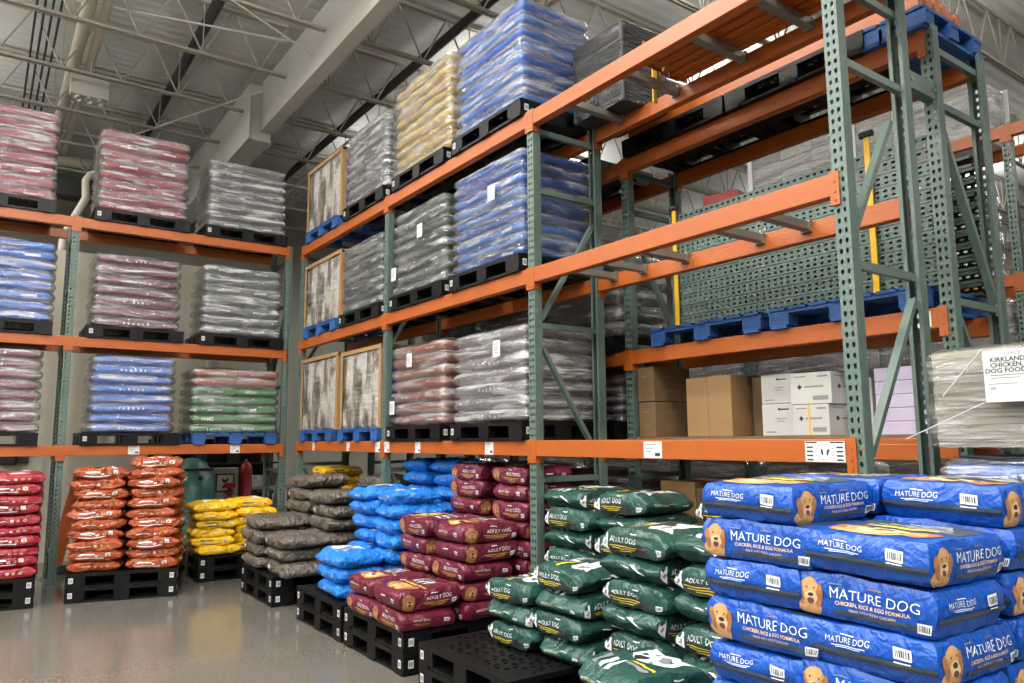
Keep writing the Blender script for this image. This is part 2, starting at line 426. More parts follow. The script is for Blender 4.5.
def fin(p, name): return (name, p.mb.mesh(name, PM))

def prints_royal(sh, i):
    out = []
    # the folded end flap: a lip standing a little proud of the end, with its slate stripe
    for fc in ('-y', '+y'):
        p = pr(sh, fc); W = sh.W
        p.rect(-W*.495, W*.495, -.026, -.004, ST, .0055, 16, 2); out.append(fin(p, 'end_stripe'))
        p = pr(sh, fc)
        p.text('MATURE DOG', .027, -.075, .026, WH, .004, .90, -.0002)
        p.rect(-.13, -.01, .009, .0115, WH, .004, 8, 1); p.rect(-.115, -.025, .004, .006, WH, .004, 8, 1)
        p.rect(-.10, -.05, .042, .045, WH, .004, 4, 1); p.rect(.08, .13, -.006, -.002, WH, .006, 4, 1)
        out.append(fin(p, 'lettering'))
        p = pr(sh, fc); barcode(p, .105, .022, .055, .034); out.append(fin(p, 'barcode_label'))
    p = pr(sh, '+x')
    p.rect(-.09, .225, -.052, -.036, ST, .002, 12, 2)
    out.append(fin(p, 'side_stripe'))
    p = pr(sh, '+x')
    p.text('MATURE DOG', .046, .05, .016, WH, .004, 1.0, -.0004)
    p.text('CHICKEN, RICE & EGG FORMULA', .0165, .045, -.013, LT, .004, 1.0, .0004)
    p.text('MADE WITH FRESH CHICKEN', .0115, .045, -.031, LT, .004, 1.0)
    p.rect(-.10, -.055, .040, .043, GK, .003, 3, 1); p.rect(.03, .08, .044, .047, DT, .003, 3, 1)
    out.append(fin(p, 'lettering'))
    p = pr(sh, '+x'); dog_tan(p, -.172, .010, .088); out.append(fin(p, 'dog_picture'))
    p = pr(sh, '+x'); barcode(p, .205, -.040, .04, .03); out.append(fin(p, 'barcode_label'))
    p = pr(sh, 'top')
    p.rect(-.18, .18, -.02, .19, ST, .0012, 12, 8)
    for k in range(5): p.rect(-.13+.02*k, .15-.015*k, .03+.028*k, .036+.028*k, WH, .003, 8, 1)
    p.rect(-.12, .12, -.005, .012, YE, .003, 8, 1)
    out.append(fin(p, 'feature_panel'))
    p = pr(sh, 'top')
    p.ell(-.02, -.12, .16, .085, TA, .0015); p.ell(-.14, -.12, .05, .07, DT, .002, .4); p.ell(.12, -.12, .05, .07, DT, .002, -.4)
    p.ell(0, -.125, .085, .06, LT, .0025); p.ell(.0, -.115, .034, .024, BK, .0035); p.ell(-.06, -.08, .012, .012, BK, .0035); p.ell(.06, -.08, .012, .012, BK, .0035)
    out.append(fin(p, 'dog_portrait'))
    return out
def prints_adult(col_line, white, maroon):
    def f(sh, i):
        out = []
        p = pr(sh, '+x')
        if not maroon:
            p.rect(-.19, .12, -.055, -.008, BK, .0015, 14, 3)
            p.poly([(-.205, -.05), (-.19, -.05), (-.185, .05), (-.197, .045)], WH, .003)
            out.append(fin(p, 'black_band')); p = pr(sh, '+x')
        p.text('ADULT DOG', .038, -.058 if not maroon else .07, .010, WH, .004, .95, -.0002)
        for k, (a, b) in enumerate(((-.17, .05), (-.15, .03), (-.1, .0))):
            d = 0 if not maroon else .105
            p.rect(a+d, b+d, -.022-.012*k, -.018-.012*k, col_line, .004, 10, 1)
        p.rect(.0, .05, .043, .047, WH, .003, 4, 1)
        out.append(fin(p, 'lettering'))
        p = pr(sh, '+x')
        if maroon: dog_tan(p, -.17, .004, .082, dark=True); 
        else: dog_white(p, -.212, -.008, .042)
        out.append(fin(p, 'dog_picture'))
        p = pr(sh, '+x'); barcode(p, .195, -.03, .036, .03); out.append(fin(p, 'barcode_label'))
        for fc in ('-y', '+y'):
            p = pr(sh, fc)
            if maroon:
                if (i % 2): p.text('ADULT DOG', .026, -.06, .012, WH, .004, .92, -.0001); p.rect(-.13, .02, -.014, -.011, GO, .004, 8, 1); p.rect(-.11, 0, -.024, -.021, GO, .004, 8, 1)
                else: p.rect(-.04, .03, .012, .024, WH, .004, 6, 1)
                out.append(fin(p, 'lettering'))
                p = pr(sh, fc); barcode(p, .14, .0, .04, .034); out.append(fin(p, 'barcode_label'))
            else:
                if i % 2 == 0:
                    p.rect(-.07, -.005, .014, .022, WH, .004, 6, 1); p.rect(-.05, .0, .004, .007, PK, .004, 6, 1)
                    out.append(fin(p, 'lettering'))
                    p = pr(sh, fc); p.poly([(.0, .045), (.03, .05), (.12, -.055), (.09, -.058)], WH, .004); out.append(fin(p, 'white_flash'))
                else:
                    p.text('ADULT DOG', .024, -.09, .015, WH, .004, .92, -.0001); p.rect(-.15, -.04, -.005, -.001, YE, .004, 8, 1)
                    p.rect(-.02, .05, .03, .034, WH, .004, 4, 1)
                    out.append(fin(p, 'lettering'))
                    p = pr(sh, fc); barcode(p, .13, -.0, .04, .034); out.append(fin(p, 'barcode_label'))
        p = pr(sh, 'top')
        if maroon:
            for k in range(6): p.rect(-.15+.035*k, -.135+.035*k, .02, .17, WH if k % 2 else GD, .003, 1, 8)
            p.rect(-.17, .17, -.025, -.005, GO, .003, 10, 1)
            out.append(fin(p, 'feature_panel'))
            p = pr(sh, 'top'); p.ell(.0, -.13, .15, .075, GO, .002); p.ell(-.12, -.12, .045, .07, DT, .003, .4); p.ell(.12, -.12, .045, .07, DT, .003, -.4)
            p.ell(0, -.14, .07, .045, LT, .003); p.ell(0, -.12, .03, .022, BK, .004)
        else:
            for k in range(3): p.rect(-.16+.06*k, -.13+.06*k, -.2, -.08, WH if k else GD, .003, 2, 8)
            p.rect(-.02, .17, -.06, -.045, YE, .003, 8, 1); p.rect(.0, .16, -.1, -.075, GK, .003, 8, 1)
            out.append(fin(p, 'feature_panel'))
            p = pr(sh, 'top')
            p.ell(.0, .07, .15, .085, WH, .002, .15); p.poly([(-.14, .09), (-.17, .17), (-.04, .13)], WH, .0022); p.poly([(.04, .14), (.12, .2), (.13, .1)], WH, .0022)
            p.ell(.06, .09, .05, .04, GD, .003, .3); p.ell(-.06, .02, .045, .03, BK, .003); p.ell(.08, .09, .014, .012, BK, .004); p.ell(-.05, .1, .014, .012, BK, .004)
        out.append(fin(p, 'dog_portrait'))
        return out
    return f
def prints_sky(sh, i):
    out = []
    p = pr(sh, 'top'); p.poly([(-.15, -.19), (.14, -.17), (.16, .16), (-.13, .18)], WH, .0015); p.ell(.03, .02, .07, .05, GD, .003); p.rect(-.12, .05, -.13, -.11, GK, .003, 6, 1)
    out.append(fin(p, 'white_panel'))
    p = pr(sh, '+x')
    for k in range(5): p.ell(-.02+.04*k, .005, .012, .012, GK, .003)
    p.rect(-.15, -.06, -.025, -.02, WH, .003, 6, 1); out.append(fin(p, 'printed_marks'))
    for fc in ('-y',):
        p = pr(sh, fc); p.rect(-.1, .06, .005, .011, GK, .003, 6, 1); p.rect(-.1, .03, -.012, -.008, WH, .003, 6, 1); out.append(fin(p, 'printed_marks'))
    return out
def prints_brown(sh, i):
    p = pr(sh, '+x'); p.rect(-.2, -.17, -.02, .02, WH, .003, 3, 2)
    q = pr(sh, '-y'); q.rect(-.16, -.13, -.01, .02, WH, .003, 3, 2); q.rect(-.02, .08, .03, .034, LT, .003, 4, 1)
    return [fin(p, 'white_tag'), fin(q, 'white_tag')] if i % 2 else [fin(q, 'white_tag')]
def prints_dots(wband, col, onlytop=False):
    def f(sh, i):
        out = []
        for fc in ('-y', '+x'):
            p = pr(sh, fc)
            for k in range(3):
                p.ell(.02+.055*k, .0, .013, .013, (WH, LT, col)[k], .003); p.ell(.02+.055*k, .0, .006, .006, BK, .0042)
            out.append(fin(p, 'round_symbols'))
            p = pr(sh, fc)
            if i % 2:
                p.rect(-.16, .08, -.03, -.022, wband, .003, 8, 1); p.rect(-.14, .0, .016, .03, wband, .003, 8, 1)
            p.rect(-.15, -.03, .0, .005, WH, .003, 6, 1)
            out.append(fin(p, 'printed_band'))
            if i % 2: p = pr(sh, fc); barcode(p, .13, .012, .045, .034); out.append(fin(p, 'barcode_label'))
        p = pr(sh, 'top'); p.poly([(-.1, -.16), (.15, -.13), (.14, .12), (-.08, .14)], WH, .0015); p.rect(-.05, .08, -.04, .0, GK, .003, 5, 2)
        out.append(fin(p, 'white_panel'))
        return out
    return f
# ------------------------------------------------------------------ bag families
make_family('royal', BM['royal'], .40, .46, .145, .75, .95, prints_royal, 5, .04, .009)
make_family('green', BM['green'], .42, .47, .139, 1.4, .93, prints_adult(YE, True, False), 6, .55)
make_family('maroon', BM['maroon'], .42, .47, .139, 1.1, .94, prints_adult(GO, False, True), 4, .2, .006)
make_family('sky', BM['sky'], .40, .46, .126, 2.0, .93, prints_sky, 5, .35, 0, .25)
make_family('brown', BM['brown'], .46, .60, .134, 1.9, .92, prints_brown, 4, .4, 0, .1)
make_family('yellow', BM['yellow'], .44, .48, .111, 1.9, .96, prints_dots(ST, TA), 5, .1, 0, .3)
make_family('amber', BM['amber'], .46, .48, .118, 2.1, .96, prints_dots(WH, GO), 6, .1, 0, .36)
make_family('red', BM['red'], .50, .48, .110, 1.6, .97, prints_dots(WH, LT), 5, .1, 0, .25)
PRINTCACHE = {}
def loose_bag(fam, x, y, z, rot, label, group, var=None, cat='bag', tilt=(0, 0)):
    F = FAM[fam]; me, kids = F['v'][(R.randrange(len(F['v'])) if var is None else var) % len(F['v'])]
    o = bpy.data.objects.new('pet_food_bag', me); COL.objects.link(o)
    o.location = (x, y, z); o.rotation_euler = (tilt[0], tilt[1], rot)
    tag(o, label, cat, group)
    for nm, km in kids:
        k = bpy.data.objects.new(nm, km); COL.objects.link(k); k.parent = o
    return o
ORD = ['topmost', 'second from top', 'third from top', 'fourth from top', 'fifth from top', 'sixth from top', 'seventh from top', 'eighth from top', 'ninth from top', 'tenth from top', 'eleventh from top']
def stack(fam, colour, where, pallet, group, yf, n, parity, xl=None, xr=None, z0=.285, base=0., ang=0., seq=None, pitch=None, jit=.012, rj=2.5, drop=0, var=None, pivot=None):
    """one column of bags: front edge at yf; A = end to the aisle, B = long side to the aisle"""
    F = FAM[fam]; W, L, T = F['W'], F['L'], F['T']; pitch = pitch or T*.985
    for k in range(n):
        kind = seq[k % len(seq)] if seq else ('A' if (k+parity) % 2 == 0 else 'B')
        w, d = (W, L) if kind == 'A' else (L, W)
        cx = xl+w/2 if xl is not None else xr-w/2
        cy = yf+d/2
        if k < drop: continue
        rot = (0 if kind == 'A' else -PI/2)+math.radians(R.uniform(-rj, rj))
        px, py = cx+R.uniform(-jit, jit), cy+R.uniform(-jit, jit)
        if pivot:
            (ox, oy), a = pivot; c, s = math.cos(a), math.sin(a)
            px, py = ox+px*c-py*s, oy+px*s+py*c; rot += a
        lab = f"{colour} bag, {ORD[n-1-k]} of {where}, {pallet}"
        loose_bag(fam, px, py, z0+T/2*F_SIT+k*pitch, rot, lab, group, None if var is None else var+k, 'bag', (math.radians(R.uniform(-1.3, 1.3)), math.radians(R.uniform(-1.3, 1.3))))
F_SIT = 1.0

# ------------------------------------------------------------------ pallets
def plastic_pallet_mesh(w, d, h=.1425):
    mb = MB(); t = .02
    # rim and corner/centre plates of the deck
    mb.box(-w/2, w/2, -d/2, -d/2+.05, h-.03, h); mb.box(-w/2, w/2, d/2-.05, d/2, h-.03, h)
    mb.box(-w/2, -w/2+.05, -d/2+.05, d/2-.05, h-.03, h); mb.box(w/2-.05, w/2, -d/2+.05, d/2-.05, h-.03, h)
    x0, x1, y0, y1 = -w/2+.05, w/2-.05, -d/2+.05, d/2-.05
    # lattice of ribs, three directions, clipped to the deck
    def clipline(nx, ny, c):
        pts = []
        for X in (x0, x1):
            if abs(ny) > 1e-6:
                Y = (c-nx*X)/ny
                if y0-1e-6 <= Y <= y1+1e-6: pts.append((X, Y))
        for Y in (y0, y1):
            if abs(nx) > 1e-6:
                X = (c-ny*Y)/nx
                if x0 < X < x1: pts.append((X, Y))
        return pts[:2] if len(pts) >= 2 else None
    for ai, a in enumerate((PI/2, PI/6, -PI/6)):
        nx, ny = math.cos(a), math.sin(a); s = .088
        for i in range(-12, 13):
            p = clipline(nx, ny, i*s)
            if p: mb.bar((*p[0], h-.008-ai*.0006), (*p[1], h-.008-ai*.0006), .030, .014)
    for cx in (-w/2+.09, 0, w/2-.09):
        for cy in (-d/2+.11, 0, d/2-.11):
            hx = .088 if cx else .07; hy = .108 if cy else .08
            mb.box(cx-hx, cx+hx, cy-hy, cy+hy, .022, h-.004)
    # deck plate between ribs near blocks and bottom frame
    for cx in (-w/2+.07, 0, w/2-.07): mb.box(cx-.06, cx+.06, -d/2, d/2, 0, .022)
    for cy in (-d/2+.07, 0, d/2-.07): mb.box(-w/2, w/2, cy-.06, cy+.06, .001, .021)
    return mb.mesh('plastic_pallet', [BLACKP])
PM_FLOOR = plastic_pallet_mesh(1.016, 1.20)
PM_RACK = plastic_pallet_mesh(1.06, .80)
def sticker_mesh():
    mb = MB(); mb.box(-.02, .02, -.0015, 0, -.026, .026, 0)
    for i in range(4): mb.box(-.014+.008*i, -.010+.008*i, -.002, -.0015, -.016, .016, 1)
    return mb.mesh('label_sticker', [PAPER, INK])
STICK = sticker_mesh()
def plastic_pallet(loc, rot, label, group, floor=True, stickers=True):
    o = link('plastic_pallet', PM_FLOOR if floor else PM_RACK, None, loc, rot); tag(o, label, 'pallet', group)
    w, d = (1.016, 1.20) if floor else (1.06, .80)
    if stickers:
        for sx in ((-1, 1) if floor else (-1,)):
            link('label_sticker', STICK, o, (sx*(w/2-.05), -d/2-.001, .075))
        link('label_sticker', STICK, o, (w/2+.001, -d/2+.06, .075), PI/2)
    return o
def wood_pallet_parts(w, d, h=.14):
    out = []; n = max(3, round(w/.15)); bw = w/n*.82
    for i in range(n):
        x = -w/2+w*(i+.5)/n; m = MB(); m.box(x-bw/2, x+bw/2, -d/2, d/2, h-.02, h); out.append(('deck_board', m.mesh('deck_board', [BLUEWOOD])))
    xs = (-w/2+.08, 0, w/2-.08)
    for cy in (-d/2+.06, 0, d/2-.06):
        m = MB(); m.box(-w/2, w/2, cy-.05, cy+.05, h-.042, h-.0205)
        for cx in xs: m.box(cx-.075, cx+.075, cy-.05, cy+.05, .02, h-.042)
        out.append(('stringer', m.mesh('stringer', [BLUEWOOD])))
    for cx in xs:
        m = MB(); m.box(cx-.06, cx+.06, -d/2, d/2, 0, .0195); out.append(('bottom_board', m.mesh('bottom_board', [BLUEWOOD])))
    return out
WOODP = wood_pallet_parts(1.04, .80)
def wood_pallet(loc, rot, label, group, parts=None):
    t = thing('wooden_pallet', label, 'pallet', loc, rot, group)
    for nm, me in (parts or WOODP): link(nm, me, t)
    return t

# ------------------------------------------------------------------ racks
PW, PD = .078, .07
def post_mesh(H):
    mb = MB(); w = PW/2; t = .004
    mb.box(-w, w, 0, t, 0, H, 1)
    mb.box(-w, -w+t, t, PD, 0, H, 2); mb.box(w-t, w, t, PD, 0, H, 2)
    mb.box(-w+t, -w+.02, PD-t, PD, 0, H, 0); mb.box(w-.02, w-t, PD-t, PD, 0, H, 0)
    me = mb.mesh('post', [GREEN, PERF, PERFS])
    # sides use object Y centred on the flange
    return me
_POST = {}
def frame(label, loc, rot, H, depth, horiz, diag, group=None):
    t = thing('rack_upright_frame', label, 'rack frame', loc, rot, group)
    if H not in _POST: _POST[H] = post_mesh(H)
    link('post', _POST[H], t, (0, 0, .012)); link('post', _POST[H], t, (0, depth, .012), PI)
    for z in horiz:
        MB().box(-.016, .016, PD, depth-PD, -.021, .021).build('horizontal_brace', GREEN, t, loc=(0, 0, z))
    for (ya, za), (yb, zb) in diag:
        MB().bar((.0, ya, za), (.0, yb, zb), .03, .042, 0, (1, 0, 0)).build('diagonal_brace', GREEN, t)
    for y in (-.03, depth-PD-.03):
        mb = MB(); mb.box(-.075, .075, y, y+.13, 0, .012)
        for sx in (-1, 1): mb.tube([(sx*.055, y+.065, .012), (sx*.055, y+.065, .03)], .011, 6)
        mb.build('foot_plate', GREEN, t)
    return t
BH = .115
def beam_parts(L, near=True):
    """local: origin at left post centre, top of beam z=0, front plane y=0"""
    a, b = PW/2+.002, L-PW/2-.002
    body = MB(); body.box(a, b, -.008, .052, -BH, 0); body.box(a, b, .052, .062, -BH, -.03)
    con = MB(); con.box(.0005, a+.008, -.012, -.0045, -.165, .006); con.box(a-.002, a+.006, -.0045, .055, -.165, .006)
    for z in (-.045, -.096, -.14): con.tube([(.024, -.012, z), (.024, -.016, z)], .007, 8)
    con2 = MB(); con2.box(b-.008, L-.0005, -.012, -.0045, -.165, .006); con2.box(b-.006, b+.002, -.0045, .055, -.165, .006)
    for z in (-.045, -.096, -.14): con2.tube([(L-.024, -.012, z), (L-.024, -.016, z)], .007, 8)
    return body.mesh('beam_body', [ORANGE]), con.mesh('end_connector', [ORANGE]), con2.mesh('end_connector', [ORANGE])
_BEAM = {}
def beam(label, loc, rot, L, tags=(), group=None, flip=False):
    t = thing('rack_beam', label, 'rack beam', loc, rot+(PI if flip else 0), group); t['kind'] = 'thing'
    k = round(L, 4)
    if k not in _BEAM: _BEAM[k] = beam_parts(L)
    a, b, c = _BEAM[k]
    o = link('beam_body', a, t, None, 0, .004); link('end_connector', b, t); link('end_connector', c, t)
    for x, w, h in tags:
        mb = MB(); mb.box(x-w/2, x+w/2, -.0095, -.0085, -.06-h/2, -.06+h/2, 0)
        for i, (f0, f1) in enumerate(((.1, .7), (.1, .55), (.1, .4))):
            mb.box(x-w/2+w*f0, x-w/2+w*f1, -.0101, -.0096, -.06+h*(.3-.2*i)-.003, -.06+h*(.3-.2*i)+.003, 1)
        mb.box(x+w*.12, x+w*.4, -.0101, -.0096, -.06-h*.38, -.06-h*.18, 2)
        mb.build('price_tag', [PAPER, GREYINK, INK], t)
    return t
def crossbars(xs, y0, depth, z, label, group, root_rot=0, origin=(0, 0)):
    for i, x in enumerate(xs):
        c, s = math.cos(root_rot), math.sin(root_rot)
        t = thing('pallet_support_bar', label(i), 'support bar', (origin[0]+x*c-y0*s, origin[1]+x*s+y0*c, z), root_rot, group)
        MB().box(-.03, .03, .066, depth-.066, -.058, -.008).build('bar', STEEL, t, bevel=.003)
        e = MB(); e.box(-.034, .034, .0625, .088, -.07, .001); e.box(-.034, .034, depth-.088, depth-.0625, -.07, .001); e.build('end_bracket', STEEL, t)

# ------------------------------------------------------------------ wrapped loads
def shell_mesh(w, d, H, n, seed, bulge=.014, taper=.02, mat=None, dome=.03):
    rr = .055; P = []
    per = 15
    hw, hd = w/2, d/2
    corners = [(hw-rr, -hd+rr, -PI/2), (hw-rr, hd-rr, 0), (-hw+rr, hd-rr, PI/2), (-hw+rr, -hd+rr, PI)]
    for ci, (cx, cy, a0) in enumerate(corners):
        for i in range(4):
            a = a0+PI/2*i/3; P.append((cx+rr*math.cos(a), cy+rr*math.sin(a)))
        nx, ny, _ = corners[(ci+1) % 4]
        a = a0+PI/2; ex, ey = cx+rr*math.cos(a), cy+rr*math.sin(a); fx, fy = nx+rr*math.cos(a), ny+rr*math.sin(a)
        for i in range(1, per): P.append((ex+(fx-ex)*i/per, ey+(fy-ey)*i/per))
    M = len(P); rows = n*8+1; v = []; f = []
    for j in range(rows):
        t = j/(rows-1); z = -.004+t*(H+.004+.010)
        ph = (t*n) % 1.0 if t < 1 else 1.0
        for (x, y) in P:
            q = Vector((x*3+seed*2.7, y*3-seed*1.3, z*7))
            k = 1+(-taper*t**3)
            off = -.006+bulge*(math.sqrt(max(0., 1-(2*ph-1)**2))-.75)*(1+.5*noise.noise(Vector((x*2.2+seed, y*2.2, int(t*n)*3.3))))+.007*noise.noise(q)+.005*noise.noise(q*3.1)
            if t > .97: off -= .02
            l = math.hypot(x, y); sx, sy = x*k, y*k
            v.append((sx+off*max(-1, min(1, x/hw*1.0))*abs(x/hw)**3, sy+off*max(-1, min(1, y/hd))*abs(y/hd)**3, z))
    for j in range(rows-1):
        for i in range(M):
            f.append((j*M+i, j*M+(i+1) % M, (j+1)*M+(i+1) % M, (j+1)*M+i))
    last = (rows-1)*M
    prev = last
    for r_ in (.85, .6, .3):
        b = len(v)
        for i in range(M):
            x, y, z = v[last+i]; v.append((x*r_, y*r_, z+dome*(1-r_)+.012*noise.noise(Vector((x*r_*5+seed, y*r_*5, 3)))))
        for i in range(M): f.append((prev+i, prev+(i+1) % M, b+(i+1) % M, b+i))
        prev = b
    v.append((0, 0, v[last][2]+dome)); c = len(v)-1
    for i in range(M): f.append((prev+i, prev+(i+1) % M, c))
    me = bpy.data.meshes.new('stretch_film'); me.from_pydata(v, [], f); me.materials.append(mat or FILM)
    for p in me.polygons: p.use_smooth = True
    me.update(); return me
_WB = {}
def wbag(bw, bd, T, key, var):
    k = (round(bw, 3), round(bd, 3), round(T, 3), key, var)
    if k not in _WB:
        sh = BagShape(bw, bd, T, var*5+3, 1.5, .66)
        _WB[k] = (sh, sh.mesh('wrapped_bag', [BM[key]], 9, 7, 4))
    return _WB[k]
def doc_pouch(t, x, z, y, w=.1, h=.13):
    mb = MB(); mb.box(x-w/2, x+w/2, y-.002, y, z-h/2, z+h/2, 0)
    for i in range(5): mb.box(x-w*.36, x+w*.3-.01*(i % 2), y-.003, y-.002, z+h*(.28-.13*i)-.004, z+h*(.28-.13*i)+.003, 1)
    mb.build('shipping_label', [PAPER, GREYINK], t)
SEED = [0]
def wrapped_load(label, group, loc, rot, w, d, H, n, keys, film=None, split=.58, pouch=None, lean=0., words=None, bulge=.054, name='wrapped_bag_load', dome=.03):
    SEED[0] += 1; sd = SEED[0]
    t = thing(name, label, 'wrapped bag load', loc, rot, group)
    T = H/n
    ww, dd = w-.085, d-.085
    for k in range(n):
        key = keys[k] if isinstance(keys, (list, tuple)) else keys
        s = split if k % 2 == 0 else 1-split
        if split >= .99: xs = [(-ww/2, ww/2)]
        else: xs = [(-ww/2, -ww/2+ww*s), (-ww/2+ww*s, ww/2)]
        for (x0, x1) in xs:
            for (y0, y1) in ((-dd/2, 0), (0, dd/2)):
                sh, me = wbag(x1-x0, y1-y0, T*1.04, key, (k+sd) % 4)
                o = link('bag', me, t, ((x0+x1)/2+R.uniform(-.008, .008)+lean*k, (y0+y1)/2+R.uniform(-.006, .006), T*(k+.5)))
                if words and y0 < -.01 and key == words[0] and (k+int(x0 < 0)) % 2 == 0:
                    p = Print(sh.face('-y')); p.text(words[1], .062, -.08, .0, WH, .004, 1.1, .002); link('lettering', p.mb.mesh('lettering', PM), o)
                elif y0 < -.01 and k % 2 == 0:
                    p = Print(sh.face('-y')); rr = random.Random(k*7+sd); q = (x1-x0)*.18
                    for i in range(6): p.rect(-q+i*q*.34, -q+i*q*.34+.02, -.012, .012, WH, .003, 1, 1)
                    link('printed_marks', p.mb.mesh('printed_marks', PM), o)
    link('stretch_film', shell_mesh(w, d, H, n, sd, bulge, mat=film or FILM, dome=dome), t)
    if pouch:
        for px, pz in pouch: doc_pouch(t, px, pz, -d/2-.034)
    return t
def slab_crate(label, group, loc, rot, w, d, H, nx=2):
    t = thing('wrapped_carton_load', label, 'wrapped carton load', loc, rot, group)
    SEED[0] += 1
    pitch = (w-.02)/(nx*2)
    for i in range(nx*2):
        for j in range(2):
            mb = MB(); x0 = -w/2+.01+pitch*i
            mb.box(x0+.004, x0+pitch-.004, -d/2+.02+j*(d-.04)/2, -d/2+.015+(j+1)*(d-.04)/2, 0, H-.03)
            o = mb.build('upright_pack', SLABM, t, bevel=.025)
    mb = MB(); mb.box(w/2-.012, w/2-.006, -d/2+.07, d/2-.07, .03, H-.12); mb.build('purple_side_print', PURPLE, t)
    for sx in (-1, 1):
        for sy in (-1, 1):
            mb = MB(); x, y = sx*w/2, sy*d/2
            mb.box(min(x, x-sx*.055), max(x, x-sx*.055), min(y, y-sy*.006), max(y, y-sy*.006), -.01, H); mb.box(min(x, x-sx*.006), max(x, x-sx*.006), min(y-sy*.0065, y-sy*.055), max(y-sy*.0065, y-sy*.055), -.01, H)
            mb.build('corner_board', CARD, t)
    mb = MB()
    mb.box(-w/2, w/2, -d/2-.002, -d/2+.05, H-.03, H+.012); mb.box(-w/2, w/2, d/2-.05, d/2+.002, H-.03, H+.012)
    mb.box(-w/2, -w/2+.05, -d/2+.0505, d/2-.0505, H-.03, H+.012); mb.box(w/2-.05, w/2, -d/2+.0505, d/2-.0505, H-.03, H+.012)
    mb.build('top_frame', CARD, t)
    link('stretch_film', shell_mesh(w, d, H, 5, SEED[0], .002, 0, FILMC, .01), t)
    return t
def carton(label, group, loc, rot, w, d, h, mat, marks=None, tape=True, cat='box', text=None):
    """a closed carton with flap seam, tape and print"""
    t = thing('carton', label, cat, loc, rot, group)
    mb = MB(); mb.box(-w/2, w/2, -d/2, d/2, 0, h-.004)
    mb.build('box_body', mat, t, bevel=.004)
    mb = MB(); mb.box(-w/2+.001, w/2-.001, -d/2+.001, -.002, h-.004, h); mb.box(-w/2+.001, w/2-.001, .002, d/2-.001, h-.004, h); mb.build('top_flaps', mat, t)
    if tape:
        mb = MB(); mb.box(-w/2-.001, w/2+.001, -.025, .025, h, h+.001); mb.box(-w/2-.0015, -w/2-.0005, -.025, .025, h-.07, h); mb.box(w/2+.0005, w/2+.0015, -.025, .025, h-.07, h); mb.build('tape', PAPER if mat is WHITEC else CARD2, t)
    if marks:
        p = Print(lambda x, z, o: Vector((x, -d/2-o, z)))
        marks(p, w, h); p.mb.build('printed_marks', PM, t)
        p = Print(lambda x, z, o: Vector((w/2+o, x, z)))
        marks(p, d, h); p.mb.build('printed_marks', PM, t)
    return t
def marks_white(p, w, h):
    p.poly([(-w*.32, h*.55), (-w*.26, h*.64), (-w*.2, h*.55), (-w*.26, h*.46)], INKI, .001)
    p.rect(-w*.14, w*.32, h*.52, h*.58, GK, .001, 2, 1); p.rect(-w*.4, -w*.1, h*.86, h*.9, GK, .001, 2, 1); p.rect(.18*w, .42*w, h*.84, h*.9, GK, .001, 2, 1); p.rect(w*.05, w*.42, h*.12, h*.26, GK, .001, 2, 1)
INKI = BK
def marks_plain(p, w, h):
    p.ell(w*.02, h*.83, w*.04, h*.035, BK, .001); p.rect(w*.0, w*.3, h*.8, h*.84, BK, .001, 2, 1); p.rect(-w*.1, w*.2, h*.52, h*.55, GK, .001, 2, 1); p.rect(-w*.05, w*.15, h*.44, h*.47, GK, .001, 2, 1); p.rect(-w*.4, -w*.1, h*.1, h*.14, GK, .001, 2, 1)
def marks_card(p, w, h):
    p.rect(-w*.25, w*.1, h*.7, h*.74, DT, .001, 2, 1); p.rect(-w*.2, w*.2, h*.3, h*.33, DT, .001, 2, 1)
# ------------------------------------------------------------------ the building
def concrete():
    m, nt, out = nt_new('polished_concrete')
    p = N(nt, 'ShaderNodeBsdfPrincipled')
    tc = N(nt, 'ShaderNodeTexCoord')
    n1 = N(nt, 'ShaderNodeTexNoise'); n1.inputs['Scale'].default_value = .9; n1.inputs['Detail'].default_value = 8
    n2 = N(nt, 'ShaderNodeTexNoise'); n2.inputs['Scale'].default_value = 40; n2.inputs['Detail'].default_value = 4
    for n in (n1, n2): nt.links.new(tc.outputs['Object'], n.inputs['Vector'])
    mx = N(nt, 'ShaderNodeMix', data_type='RGBA'); mx.inputs['A'].default_value = srgb(88, 84, 77); mx.inputs['B'].default_value = srgb(108, 103, 95)
    nt.links.new(n1.outputs['Fac'], mx.inputs['Factor'])
    mx2 = N(nt, 'ShaderNodeMix', data_type='RGBA'); mx2.inputs['Factor'].default_value = .25; mx2.inputs['B'].default_value = srgb(120, 113, 104)
    mr = N(nt, 'ShaderNodeMapRange'); mr.inputs['From Min'].default_value = .4; mr.inputs['From Max'].default_value = .75; mr.inputs['To Max'].default_value = .5
    nt.links.new(n2.outputs['Fac'], mr.inputs[0]); nt.links.new(mr.outputs[0], mx2.inputs['Factor'])
    nt.links.new(mx.outputs['Result'], mx2.inputs['A']); nt.links.new(mx2.outputs['Result'], p.inputs['Base Color'])
    r = N(nt, 'ShaderNodeMapRange'); r.inputs['To Min'].default_value = .10; r.inputs['To Max'].default_value = .20
    nt.links.new(n1.outputs['Fac'], r.inputs[0]); nt.links.new(r.outputs[0], p.inputs['Roughness'])
    b = N(nt, 'ShaderNodeBump'); b.inputs['Strength'].default_value = .004; nt.links.new(n2.outputs['Fac'], b.inputs['Height']); nt.links.new(b.outputs[0], p.inputs['Normal'])
    nt.links.new(p.outputs[0], out.inputs['Surface']); return m
CONC = concrete()
